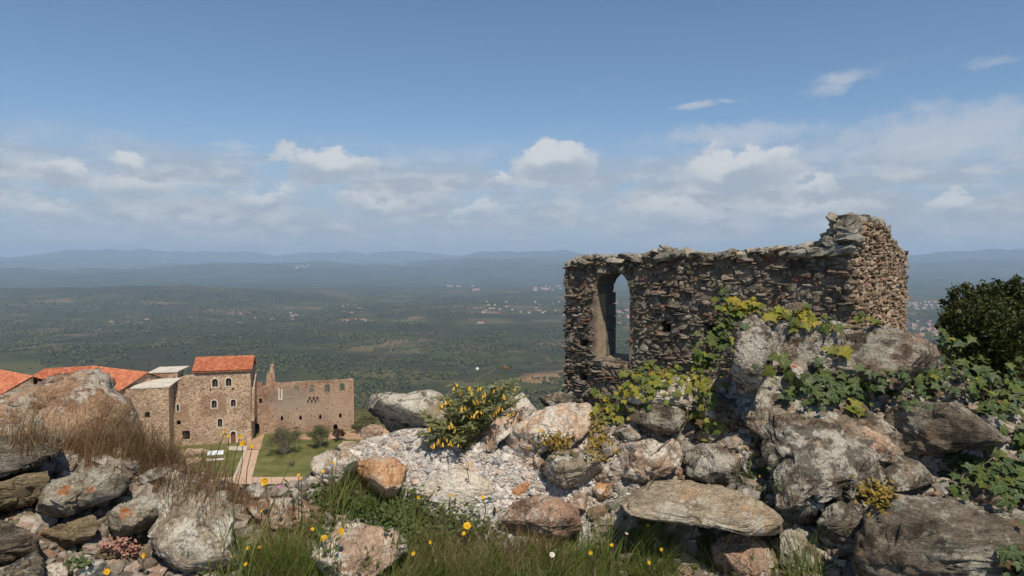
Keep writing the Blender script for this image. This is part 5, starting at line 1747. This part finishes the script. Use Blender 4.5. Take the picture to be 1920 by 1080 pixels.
def grass(name, n, cl, length, width, lean, m, seed, label, rock_p=.1, **kw):
    b_ = roots(n, clump_area(cl), seed, rock_p)
    V, F = blades(b_, length, width, lean, seed, **kw)
    o = link(name, mesh_np(name, V, F, True, [m]))
    tag(o, label, 'grass', kind='stuff')
    return o
low_cl = [(950, 1085, 70, 28, 3), (1080, 1090, 80, 26, 3.4), (1220, 1085, 70, 28, 2.6), (860, 1080, 60, 30, 2), (760, 1110, 60, 18, 1), (550, 1085, 50, 30, 2.6), (480, 1080, 40, 30, 2), (1280, 1050, 40, 24, 1),
          (660, 958, 50, 14, 1.0), (800, 1020, 40, 24, 1.2), (560, 1040, 40, 26, 1.2), (1010, 1040, 60, 18, 1)]
grass('grass', 13000, low_cl, (.03, .12), .0029, (.05, -.1), m_gr, 11, 'green grass tufts along the foot of the tumbled masonry')
grass('dry_grass', 8500, [(a, b - 8, c_ * 1.2, d, w) for a, b, c_, d, w in low_cl] + [(820, 1070, 40, 30, 2), (720, 1090, 40, 20, 2), (500, 1000, 50, 30, 2)], (.03, .12), .0018, (.1, -.05), m_dry, 12, 'straw coloured dry grass mixed into the green tufts')
grass('tall_grass', 70, [(1120, 1075, 26, 16, 2), (1170, 1060, 30, 16, 1)], (.18, .36), .0036, (.42, .05), m_gr, 13, 'tall arching grass blades before the angular grey boulder', rock_p=1, segs=6, droop=.35, spread=.16)
grass('tall_grass', 110, [(1490, 1100, 26, 16, 2), (1420, 1110, 40, 12, 1), (1540, 1095, 30, 14, 1)], (.10, .2), .0042, (.0, -.05), m_gr, 14, 'upright green blades under the sloping crusted face', rock_p=1, segs=5, droop=.3, spread=.3)
grass('tall_grass', 260, [(470, 1090, 40, 26, 2), (560, 1090, 40, 26, 2), (640, 960, 16, 14, .8)], (.10, .24), .0040, (.12, -.02), m_gr, 15, 'long green grass between the grey and pinkish boulders', rock_p=.6, segs=5, droop=.4, spread=.25)
grass('red_dry_grass', 6200, [(120, 850, 90, 14, 3), (230, 855, 50, 16, 4), (300, 880, 30, 16, 3), (20, 840, 50, 12, 2), (370, 925, 36, 12, 2.0), (440, 955, 36, 12, 1.4), (330, 900, 40, 14, 2), (520, 965, 40, 10, 1.0)], (.03, .135), .0017, (.16, -.06), m_redg, 16, 'reddish brown dry grass massed before the brown boulder', rock_p=.25, spread=.3, droop=.5)
grass('dry_grass', 700, [(200, 845, 60, 12, 2), (290, 865, 30, 12, 2), (60, 840, 50, 12, 1), (385, 930, 24, 10, .7)], (.10, .20), .0024, (.2, -.02), m_dry, 17, 'taller olive and straw stems standing in the red dry grass', rock_p=.4, spread=.24, droop=.4)
grass('grass', 1600, [(2060, 1110, 90, 25, 2), (2000, 960, 60, 20, 1), (-180, 1110, 90, 25, 2)], (.03, .1), .003, (.0, -.1), m_gr, 20, 'green grass between the outermost boulders', rock_p=.1)
grass('grass', 700, [(1270, 1015, 50, 14, 2), (1220, 1030, 40, 16, 2)], (.03, .09), .003, (.0, -.2), m_gr, 18, 'shaded grass growing under the long flat slab', rock_p=0)
grass('dry_grass', 330, [(1410, 895, 18, 18, 2), (1135, 835, 14, 14, 2), (1330, 985, 40, 8, 1), (1000, 870, 40, 10, 1)], (.03, .085), .0016, (.05, -.1), m_dry, 19, 'wispy straw in the joints of the right pile', rock_p=.3)

def herb(name, n, cl, size, m, seed, label, rise=.03, rock_p=.15, cat='plant'):
    b_ = roots(n, clump_area(cl), seed, rock_p)
    g = np.random.default_rng(seed)
    k = len(b_)
    C = b_ + np.stack([g.normal(0, .008, k), g.normal(0, .008, k) - .01, g.random(k) * rise + .006], 1)
    a = g.normal(size=(k, 3)) * .5 + np.array([0, -.5, .9])
    a /= np.linalg.norm(a, axis=1)[:, None]
    t = np.cross(a, g.normal(size=(k, 3)))
    t /= np.linalg.norm(t, axis=1)[:, None]
    b2 = np.cross(a, t)
    s = size * g.uniform(.6, 1.3, k)[:, None]
    V = np.stack([C - t * s, C - t * s * .2 + b2 * s * .5, C + t * s, C - t * s * .2 - b2 * s * .5], 1).reshape(-1, 3)
    o = link(name, mesh_np(name, V, np.arange(k * 4).reshape(-1, 4), False, [m]))
    tag(o, label, cat, kind='stuff')
grass('dry_grass', 420, [(200, 800, 40, 24, 2), (120, 770, 60, 16, 1), (40, 800, 40, 20, 2), (240, 820, 16, 20, 2)], (.03, .10), .0022, (.2, -.05), m_redg, 29, 'sparse dry sprouts rooted on the big brown boulder', rock_p=1)
herb('ground_cover', 3000, [(680, 950, 60, 12, 3), (640, 940, 20, 14, 1), (830, 1000, 50, 20, 2), (740, 975, 30, 14, 1.4), (600, 1010, 20, 30, .6)], .009, m_herb, 21, 'small leaved green ground cover around the orange boulder')
herb('ground_cover', 1700, [(950, 1090, 200, 26, 3), (520, 1085, 70, 24, 2)], .008, m_herb, 22, 'low green herbs among the bottom grass')
m_moss = leaf_mat('ochre_stonecrop', [(0.30, 0.17, 0.02), (0.24, 0.16, 0.03), (0.14, 0.12, 0.02), (0.35, 0.24, 0.04)], .6, .3)
herb('stonecrop', 420, [(1130, 845, 14, 14, 2), (1120, 815, 8, 14, 1)], .007, m_moss, 23, 'ochre stonecrop left of the pale pinkish block', .02, 1)
herb('stonecrop', 300, [(1045, 835, 16, 8, 2)], .007, m_moss, 24, 'yellow stonecrop under the white and red stone', .02, 1)
herb('stonecrop', 300, [(1632, 925, 18, 10, 2), (1645, 945, 8, 8, 1)], .008, m_moss, 25, 'golden stonecrop above the huge streaked boulder', .02, 1)
herb('stonecrop', 420, [(1425, 905, 16, 16, 2), (1410, 870, 12, 20, 1)], .006, m_herb, 26, 'green moss and herbs beside the sloping crusted face', .03, 1)
herb('stonecrop', 60, [(155, 1055, 8, 6, 2)], .008, m_herb, 27, 'tiny green rosette low in the left bank', .015, 1)
m_sed = leaf_mat('pink_sedum', [(0.36, 0.16, 0.13), (0.42, 0.25, 0.19), (0.28, 0.12, 0.10)], .6, .25)
herb('stonecrop', 260, [(225, 1022, 22, 6, 2), (245, 1035, 10, 6, 1)], .006, m_sed, 28, 'pink stonecrop under the slab with the orange ring', .012, 1)

# ------------------------------------------------------------------ ivy
def ivy_leaf():
    half = [(0.0, 0.0), (0.16, -.13), (.42, -.10), (.36, .14), (.66, .36), (.33, .47), (.20, .62), (0.0, 1.05)]
    V = [(0, .22, 0.06)]
    ring_ = half + [(-x, y) for x, y in reversed(half[1:-1])]
    for x, y in ring_:
        V.append((x, y, .02 - .16 * abs(x) - .10 * max(y - .4, 0) ** 1.2 + .05 * math.sin(9 * x)))
    n = len(ring_)
    F = [(0, 1 + i, 1 + (i + 1) % n) for i in range(n)]
    return np.array(V), np.array(F)
IV, IF_ = ivy_leaf()
m_ivy = {
    'dark': leaf_mat('dark_ivy', [(0.022, 0.045, 0.012), (0.035, 0.062, 0.02), (0.05, 0.078, 0.03), (0.030, 0.055, 0.015), (0.06, 0.09, 0.022)], .55, .18, True, .25),
    'mid': leaf_mat('green_ivy', [(0.045, 0.072, 0.013), (0.075, 0.105, 0.017), (0.04, 0.062, 0.013), (0.10, 0.125, 0.022), (0.055, 0.085, 0.016)], .55, .3, True, .25),
    'lime': leaf_mat('yellow_green_ivy', [(0.16, 0.18, 0.02), (0.23, 0.23, 0.03), (0.10, 0.135, 0.018), (0.30, 0.27, 0.04), (0.075, 0.11, 0.02), (0.19, 0.21, 0.028)], .55, .4, True, .25),
    'dead': leaf_mat('withered_ivy', [(0.09, 0.055, 0.028), (0.13, 0.08, 0.04), (0.07, 0.045, 0.025)], .7, .2, True, .2),
    'gold': leaf_mat('golden_ivy', [(0.36, 0.26, 0.02), (0.42, 0.31, 0.035), (0.25, 0.23, 0.025), (0.33, 0.29, 0.03)], .55, .45, True, .25),
}
I_ME = {k: mesh_np('leaf', IV, IF_, True, [m]) for k, m in m_ivy.items()}
m_vine = plain_mat('ivy_stem', (0.16, 0.11, 0.06), .8, .2, 20)
def ivy(label, n, cl, size, kinds, seed, lift=.02, upright=.5, vines=5, name='ivy'):
    rg = random.Random(seed)
    f = clump_area(cl)
    pts = []
    tries = 0
    while len(pts) < n and tries < n * 6:
        tries += 1
        px, py = f(rg)
        q, nm = hit(px, py)
        if q is None:
            h2 = at(px, py, float(bank_Y(px, max(py, float(crest_py(px))))))
            q, nm = h2, Vector((0, -.6, .8))
            if rg.random() > .55:
                continue
        pts.append((q, nm))
    if not pts:
        return
    b_ = min((p_[0] for p_ in pts), key=lambda v: v.z)
    root = empty(name, b_)
    tag(root, label, 'plant' if name != 'ivy' else 'ivy')
    B = Vector(b_)
    for q, nm in pts:
        a = (nm * .55 + Vector((rg.gauss(0, .3), -.45 + rg.gauss(0, .25), upright + rg.gauss(0, .25)))).normalized()
        tip = Vector((rg.gauss(0, .8), -.25, -.75 + rg.gauss(0, .4)))
        tip = (tip - a * tip.dot(a)).normalized()
        xa = tip.cross(a)
        Mx = Matrix((xa, tip, a)).transposed().to_4x4()
        s = size * .82 * (.38 + .95 * rg.random())
        o = link('leaf', I_ME['dead' if rg.random() < .02 else rg.choice(kinds)], root)
        Mx.translation = q - B + nm * (lift * rg.random() + .006) - tip * s * .4
        o.matrix_local = Mx @ Matrix.Scale(s, 4)
    st = MB()
    for _ in range(vines):
        a = rg.choice(pts)
        chain = [a]
        for _k in range(5):
            c_ = [p_ for p_ in pts if .02 < (p_[0] - chain[-1][0]).length < .09]
            if not c_:
                break
            chain.append(rg.choice(c_))
        if len(chain) > 1:
            st.add(*tube([p_[0] - B + p_[1] * .005 for p_ in chain], .0016, 4))
    if st.v:
        st.build('stem', m_vine, root, smooth=True)
ivy('yellow green ivy spilling over the white topped flat stone', 170, [(1200, 735, 24, 20, 2.4), (1250, 705, 34, 8, 2), (1310, 720, 16, 12, 1), (1190, 700, 16, 6, .7), (1240, 730, 40, 8, .7)], .026, ['lime', 'lime', 'mid', 'gold'], 31)
ivy('ivy hanging down right of the white topped stone', 70, [(1315, 750, 10, 18, 2), (1312, 790, 8, 16, 2), (1350, 790, 14, 8, 1)], .024, ['lime', 'mid', 'mid'], 32)
ivy('small ivy sprig beside the red and white stone', 46, [(1135, 765, 12, 14, 2), (1150, 788, 14, 6, 1)], .026, ['mid', 'lime', 'gold'], 33)
ivy('deep green ivy climbing the left side of the upright stone', 115, [(1352, 640, 14, 26, 2), (1332, 672, 14, 16, 1.4), (1360, 605, 10, 14, 1.2), (1325, 692, 14, 10, 1)], .030, ['mid', 'mid', 'dark', 'lime'], 34, lift=.05)
ivy('golden topped ivy on the crown of the upright stone', 40, [(1390, 583, 26, 6, 2), (1400, 578, 16, 5, 1)], .034, ['gold', 'gold', 'lime'], 35, lift=.03)
ivy('lime green ivy along the top of the crusted lump', 48, [(1480, 598, 26, 6, 2), (1510, 600, 12, 5, 1)], .034, ['lime', 'gold', 'mid'], 36)
ivy('sparse ivy sprigs on the crest before the wall corner', 14, [(1560, 610, 14, 5, 1), (1620, 608, 22, 5, 1)], .034, ['lime', 'gold', 'mid'], 37)
ivy('few large fresh ivy leaves beside the pointed stone', 7, [(1455, 682, 10, 12, 1)], .05, ['lime', 'mid'], 38, vines=1)
ivy('pair of bright ivy leaves on the striped stone', 4, [(1565, 660, 14, 5, 1), (1588, 657, 8, 3, 1)], .045, ['lime', 'gold'], 39, vines=1)
ivy('dark glossy ivy carpet above the great crusted face', 215, [(1520, 730, 34, 20, 3), (1590, 725, 40, 14, 3), (1660, 722, 40, 14, 3), (1560, 755, 34, 12, 1.6), (1730, 730, 24, 16, 1.4)], .033, ['dark', 'dark', 'dark', 'mid'], 40, lift=.04)
ivy('bright young ivy shoot hanging below the dark ivy', 10, [(1590, 765, 10, 8, 1), (1605, 775, 6, 4, 1)], .034, ['lime'], 41, vines=1)
ivy('ivy thicket climbing towards the evergreen tree', 150, [(1785, 672, 20, 16, 1.4), (1830, 712, 40, 14, 3), (1890, 745, 36, 16, 3), (1800, 728, 30, 12, 2), (1765, 648, 12, 12, .5)], .034, ['dark', 'mid', 'mid', 'dark', 'lime', 'dark'], 42, lift=.06, vines=10)
ivy('trailing ivy at the right end of the dark slab', 85, [(1890, 790, 22, 30, 2), (1910, 850, 14, 24, 1.5), (1860, 760, 24, 14, 1)], .036, ['dark', 'mid', 'mid'], 43, lift=.05, vines=8)
ivy('lush bright leaved plant in the hollow over the streaked boulder', 120, [(1840, 905, 34, 22, 3), (1890, 930, 26, 22, 2), (1800, 895, 18, 16, 1)], .042, ['mid', 'mid', 'dark', 'dark'], 44, lift=.06, upright=.9, name='leafy_plant', vines=6)
ivy('dark weed at the corner of the huge streaked boulder', 40, [(1905, 1060, 18, 20, 1)], .03, ['dark'], 45, name='leafy_plant', vines=2)

# ------------------------------------------------------------------ flowers
m_stem = leaf_mat('flower_stem', [(0.07, 0.085, 0.025), (0.10, 0.10, 0.04), (0.12, 0.09, 0.05)], .6, 0)
m_yel = leaf_mat('yellow_petals', [(0.72, 0.44, 0.01), (0.80, 0.52, 0.015), (0.66, 0.36, 0.01)], .6, .3)
m_yc = plain_mat('flower_centre', (0.55, 0.26, 0.012), .8, .2, 200)
m_wht = leaf_mat('white_petals', [(0.75, 0.74, 0.68), (0.7, 0.7, 0.64)], .6, .25)
m_pur = leaf_mat('pink_petals', [(0.50, 0.16, 0.38), (0.6, 0.24, 0.46)], .6, .25)
def daisy(px, py, r_px, stem_px, m, label, group=None, dx=0, petals=13, tilt=None, dY=-.03, name='yellow_flower', cat='flower', half=False):
    rg = random.Random(int(px * 7 + py))
    bpx, bpy_ = px + dx, min(py + stem_px, 1146)
    q, nm = hit(bpx, bpy_)
    if q is None:
        q = at(bpx, bpy_, float(bank_Y(bpx, bpy_)))
    Yh = q.y + dY
    head = at(px, py, Yh)
    r = r_px * .8 / FPX * Yh
    root = empty(name, q)
    tag(root, label, cat, group)
    H = head - q
    st = MB()
    mid = H * .5 + Vector((rg.uniform(-.01, .01), rg.uniform(-.01, .01), .01))
    st.add(*tube([Vector((0, 0, -.01)), mid, H], [.0014, .0012, .001], 5))
    st.build('stem', m_stem, root, smooth=True)
    ax = Vector((rg.gauss(0, .35), -.75 + rg.gauss(0, .2), .6 + rg.gauss(0, .2))).normalized() if tilt is None else Vector(tilt).normalized()
    t = ax.cross(Vector((.2, .1, 1))).normalized()
    b_ = ax.cross(t)
    hd = MB()
    cup = .55 if half else .15
    for ly in range(2):
        for k in range(petals):
            a = 2 * math.pi * (k + .5 * ly) / petals + rg.uniform(-.1, .1)
            d = (t * math.cos(a) + b_ * math.sin(a))
            s_ = (t * -math.sin(a) + b_ * math.cos(a)) * (r * .17)
            L = r * (1 - .28 * ly) * rg.uniform(.85, 1.08)
            up_ = ax * (L * (cup + .18 * ly))
            hd.add([H + d * r * .15, H + d * L * .6 + s_ + up_ * .6, H + d * L + up_, H + d * L * .6 - s_ + up_ * .6], [(0, 1, 2, 3)])
    hd.build('petals', m, root)
    V, F = ico(1)
    ce = link('flower_centre', mesh_np('flower_centre', V * np.array([r * .3, r * .3, r * .3]), F, True, [m_yc]), root, H + ax * r * .08)
Y1 = 'yellow daisy like flower '
for (px, py, r_, sl, lab, kw) in [
        (497, 903, 11, 120, Y1 + 'standing tall before the court path', dict(half=True, dx=10)), (639, 996, 11, 40, Y1 + 'leaning over the big pale pinkish boulder', dict(dx=-26)),
        (607, 1009, 10, 60, Y1 + 'beside the left edge of the big pale boulder', dict(dx=-20)), (876, 986, 11, 50, Y1 + 'below the smooth grey white boulder', dict(dx=-6)),
        (200, 1072, 9, 30, Y1 + 'under the brown slabs of the left bank', {}), (870, 1000, 6, 40, 'smaller yellow flower close under the larger one by the gravel', {}),
        (524, 913, 6, 110, 'single pink flower head in the grass before the court', dict(m=m_pur, dx=-40)), (1035, 1040, 8, 50, 'white daisy with yellow centre in the bottom grass', dict(m=m_wht)),
        (1108, 1036, 6, 46, 'yellow button flower right of the white daisy', dict(half=True)), (1147, 1022, 5, 50, 'small yellow flower among the tall arching blades', {}),
        (1240, 1030, 5, 40, 'small yellow flower under the middle of the flat slab', {}), (1217, 1055, 5, 40, 'small yellow flower in the grass before the slab shade', {}),
        (775, 1038, 6, 40, 'small yellow flower right of the big pale boulder', {}), (806, 1017, 5, 44, 'pale yellow flower on a thin stalk by the green herbs', {}),
        (785, 933, 5, 44, 'small yellow flower on the gravel beside the white boulder', {}), (905, 933, 6, 50, 'small yellow flower in front of the smooth white boulder', {}),
        (845, 929, 5, 50, 'tiny yellow flower against the smooth white boulder', {}), (1175, 1000, 5, 60, 'small white flower at the left end of the slab shade', dict(m=m_wht)),
        (461, 1058, 6, 40, 'orange yellow flower in the long left grass', {}), (486, 1027, 5, 40, 'orange bud shaped flower above the long left grass', dict(half=True)),
        (465, 1028, 6, 50, 'yellow flower with ragged petals in the long left grass', {}), (440, 1043, 4, 40, 'tiny yellow flower by the craggy grey boulder', {}),
        (492, 958, 5, 70, 'small yellow flower before the rough reddish stone', dict(half=True)), (272, 1042, 9, 40, 'yellow green tuft flower under the ringed slab', dict(half=True)),
        (586, 992, 5, 60, 'small yellow flower before the right end of the reddish stone', {}), (560, 891, 5, 80, 'yellow flower left of the pink boulder', {}),
        (566, 898, 5, 76, 'second yellow flower low on the stalk left of the pink boulder', {}), (625, 868, 5, 80, 'small yellow flower rising before the pink boulder', {}),
        (606, 884, 5, 70, 'orange flower before the left side of the pink boulder', {}), (880, 820 + 50, 4, 30, 'tiny yellow flower on the white gravel', {}),
        (1215, 985, 4, 60, 'tiny yellow bud just below the slab edge', {}), (1013, 807, 5, 24, 'tiny yellow flower on the red and white stone', {}), (1424, 893, 4, 20, 'tiny yellow flower in the straw by the crusted face', {})]:
    kw = dict(kw)
    m_ = kw.pop('m', m_yel)
    daisy(px, py, r_, sl, m_, lab, None, name={m_wht.name: 'white_flower', m_pur.name: 'pink_flower'}.get(m_.name, 'yellow_flower'), **kw)
# the branching yellow heads in front of the tower foot
for k, (px, py, r_) in enumerate([(422, 809, 6), (430, 818, 6), (450, 819, 6), (455, 832, 8), (473, 838, 6)]):
    daisy(px, py, r_, 100, m_yel, 'yellow flower cluster on a tall thin stalk before the tower door', 'yellow stalks before the tower', dx=-22 + k * 2, half=True, petals=9)
# dry seed stalks
def stalk(px, py, bx, by, label, kind):
    q, nm = hit(bx, by)
    if q is None:
        q = at(bx, by, float(bank_Y(bx, by)))
    H = at(px, py, q.y) - q
    root = empty('seed_stalk', q)
    tag(root, label, 'plant')
    st = MB()
    st.add(*tube([Vector((0, 0, -.01)), H * .5 + Vector((.004, 0, .004)), H], .0011, 5))
    st.build('stem', m_stem, root)
    V, F = ico(2)
    if kind == 'puff':
        link('seed_head', mesh_np('seed_head', V * .0058, F, True, [m_wht]), root, H)
    elif kind == 'bud':
        link('bud', mesh_np('bud', V * np.array([.006, .006, .012]), F, True, [m_stem]), root, H)
        link('bud', mesh_np('bud', V * np.array([.006, .006, .011]), F, True, [m_stem]), root, H * .86 + Vector((.004, 0, 0)))
    else:
        hd = MB()
        for i in range(14):
            a = i * 2.4
            hd.add(*tube([H, H + Vector((math.cos(a) * .012, math.sin(a) * .008, .006 + .012 * random.random()))], [.0014, .0006], 4))
        hd.build('seed_head', m_dry, root)
stalk(895, 692, 905, 790, 'thin stalk with a round white seed head above the flowering plant', 'puff')
stalk(948, 694, 938, 790, 'dry stalk with a ragged star shaped head above the flowering plant', 'star')
stalk(557, 840, 470, 1030, 'long leaning stalk with green buds before the lawn', 'bud')
stalk(1288, 788, 1130, 1060, 'long thin grass stalk slanting over the pale pinkish block', 'star')

# ------------------------------------------------------------------ golden-drop plant with hanging yellow bells
on_b, _ = hit(870, 835)
plant = empty('flowering_plant', on_b)
tag(plant, 'bushy grey green plant hung with yellow bell flowers', 'plant')
B = Vector(on_b)
PY = on_b.y - .03
bells = [(852, 731), (862, 740), (866, 742), (886, 735), (897, 732), (904, 746), (892, 754), (897, 755), (841, 757), (845, 759), (825, 769), (867, 770), (876, 782), (890, 782), (896, 776), (901, 777), (930, 775), (935, 767),
         (927, 732), (946, 746), (967, 764), (957, 781), (965, 735), (849, 802), (854, 810), (852, 792), (805, 807), (810, 840), (822, 829), (826, 830), (832, 825), (844, 832), (850, 837), (860, 838), (863, 840), (829, 765), (871, 768), (926, 778), (888, 751), (838, 828)]
m_bell, nt, p, out = new_mat('yellow_bell')
oc = nt.new('ShaderNodeTexCoord').outputs['Object']
zz = nt.sep(oc)[2]
nt.put(p.inputs['Base Color'], nt.mix(nt.sstep(zz, -.2, -1.0), (0.66, 0.46, 0.06), (0.62, 0.32, 0.04)))
p.inputs['Roughness'].default_value = .5
m_cal = leaf_mat('bell_calyx', [(0.16, 0.12, 0.06), (0.13, 0.13, 0.06)], .7, .2)
m_onl = leaf_mat('golden_drop_leaf', [(0.16, 0.18, 0.07), (0.23, 0.24, 0.105), (0.30, 0.30, 0.15), (0.19, 0.20, 0.08), (0.36, 0.32, 0.17)], .65, .45)
prof = [(0, .26), (-.25, .36), (-.6, .42), (-.85, .36), (-1.0, .30), (-1.03, .40)]
V, F = [], []
for z_, r_ in prof:
    for k in range(8):
        a = k * math.pi / 4
        V.append((r_ * math.cos(a), r_ * math.sin(a), z_))
for i in range(len(prof) - 1):
    for k in range(8):
        F.append((i * 8 + k, i * 8 + (k + 1) % 8, (i + 1) * 8 + (k + 1) % 8, (i + 1) * 8 + k))
bell_me = mesh_np('flower_bell', V, F, True, [m_bell])
Vc, Fc = [], []
for k in range(5):
    a = k * 2 * math.pi / 5
    d = Vector((math.cos(a), math.sin(a), 0))
    s_ = Vector((-math.sin(a), math.cos(a), 0)) * .14
    o = len(Vc)
    Vc += [Vector((0, 0, .18)), d * .36 + s_ + Vector((0, 0, -.1)), d * .46 + Vector((0, 0, -.55)), d * .36 - s_ + Vector((0, 0, -.1))]
    Fc.append((o, o + 1, o + 2, o + 3))
cal_me = mesh_np('calyx', [tuple(v) for v in Vc], Fc, False, [m_cal])
rg = random.Random(5)
lv, lf, lo_ = [], [], 0
sv = MB()
def add_leaf(c_, d, nrm, L, w):
    global lo_
    s_ = d.cross(nrm).normalized() * w
    lv.extend([c_, c_ + d * L * .45 + s_ + nrm * L * .05, c_ + d * L - nrm * L * .12, c_ + d * L * .45 - s_ + nrm * L * .05])
    lf.append((lo_, lo_ + 1, lo_ + 2, lo_ + 3))
    lo_ += 4
tips = [(x, y - 10) for x, y in bells[::2]] + [(800, 790), (790, 775), (955, 715), (940, 722), (965, 712), (975, 735), (870, 725), (915, 730), (830, 745), (785, 815), (800, 830), (880, 800), (920, 790), (905, 800), (860, 820), (835, 800), (980, 745), (870, 790), (840, 780), (890, 765), (820, 800), (815, 815), (800, 845), (905, 815), (835, 850), (870, 850), (945, 730), (925, 750), (880, 745), (905, 760), (855, 760)]
for (px, py) in tips:
    tip = at(px + rg.uniform(-4, 4), py, PY + rg.uniform(-.07, .07)) - B
    mid = tip * .5 + Vector((rg.uniform(-.01, .01), rg.uniform(-.02, .01), .02))
    sv.add(*tube([Vector((rg.uniform(-.02, .02), rg.uniform(-.01, .02), -.01)), mid, tip], [.0022, .0018, .0012], 5))
    nl_ = 58
    for k in range(nl_):
        t = .15 + .85 * (k + rg.random()) / nl_
        c_ = mid * (2 * t) if t < .5 else mid.lerp(tip, (t - .5) * 2)
        d = Vector((rg.gauss(0, 1), rg.gauss(0, .8), rg.uniform(-.2, .9))).normalized()
        n_ = (Vector((rg.gauss(0, .4), -.4, .9)) - d * .2).normalized()
        add_leaf(c_, d, n_, rg.uniform(.016, .036), rg.uniform(.0026, .0044))
stem_o = sv.build('stem', m_stem, plant, smooth=True)
fo = link('foliage', mesh_np('foliage', [tuple(v) for v in lv], lf, False, [m_onl]), plant)
fo['kind'] = 'stuff'
for (px, py) in bells + [(a + rg.uniform(-8, 8), b + rg.uniform(-6, 7)) for a, b in bells for _ in (0, 1) if rg.random() < .55]:
    c_ = at(px, py - 6, PY - .03 + rg.uniform(-.04, .03)) - B
    o = link('flower_bell', bell_me, plant, c_)
    s_ = .0092 * rg.uniform(.8, 1.25)
    o.scale = (s_ * .8, s_ * .8, s_ * 1.25)
    o.rotation_euler = (rg.gauss(0, .25), rg.gauss(0, .3), rg.uniform(0, 6))
    ca = link('calyx', cal_me, o)

# ------------------------------------------------------------------ evergreen tree at the right
tb = at(1885, 800, 10.0)
tb.z = float(terrain_z(np.array([tb.x]), np.array([tb.y]))[0])
tree = empty('evergreen_tree', tb)
tag(tree, 'dense dark evergreen tree right of the ruined wall', 'tree')
m_bark = plain_mat('tree_bark', (0.10, 0.075, 0.055), .95, .3, 8, .02)
m_ever = leaf_mat('evergreen_leaves', [(0.012, 0.026, 0.006), (0.022, 0.040, 0.008), (0.036, 0.056, 0.010), (0.055, 0.070, 0.012), (0.095, 0.085, 0.016), (0.018, 0.028, 0.008), (0.06, 0.065, 0.012)], .5, .25, spec=.3)
cs, rs_ = [], []
for (px, py, r_, dy) in [(1835, 575, 50, 0), (1800, 600, 40, -.2), (1875, 570, 44, .2), (1910, 590, 50, 0), (1820, 640, 50, -.3), (1870, 640, 60, -.5), (1930, 630, 62, -.2), (1960, 590, 60, .3), (1790, 575, 24, .1), (1855, 548, 26, .1), (1890, 690, 60, -.4), (1830, 690, 44, -.2),
                         (1950, 700, 60, -.3), (1990, 640, 70, 0), (1850, 600, 50, -.5), (1905, 545, 22, .2), (1900, 640, 46, -.8), (1780, 610, 24, -.1), (1925, 560, 40, .1)]:
    cs.append(tuple(at(px, py, 10 + dy) - tb))
    rs_.append(r_ / FPX * 10)
rg = random.Random(9)
for c_, r_ in list(zip(cs, rs_)):
    for _ in range(5):
        d = Vector((rg.gauss(0, 1), rg.gauss(0, 1), rg.gauss(.2, 1))).normalized()
        cs.append(tuple(Vector(c_) + d * r_ * rg.uniform(.85, 1.25)))
        rs_.append(r_ * rg.uniform(.12, .34))
V, F = leaf_cloud(cs, rs_, 26000, .030, 77, 1.0, .35)
cr = link('crown', mesh_np('crown', V, F, False, [m_ever]), tree)
cr['kind'] = 'stuff'
tr = MB()
for c_, r_ in zip(cs[:19], rs_[:19]):
    tr.add(*tube([Vector((0, 0, -.2)), Vector((0, 0, .7)), Vector(c_) * .55 + Vector((0, 0, .1)), Vector(c_)], [.11, .09, .04, .012], 6))
tr.build('trunk', m_bark, tree, smooth=True)
V, F = leaf_cloud(cs, [r * .72 for r in rs_], 5000, .05, 78, 1.0, .2)
ic = link('inner_foliage', mesh_np('inner_foliage', V, F, False, [m_ever]), tree)
ic['kind'] = 'stuff'
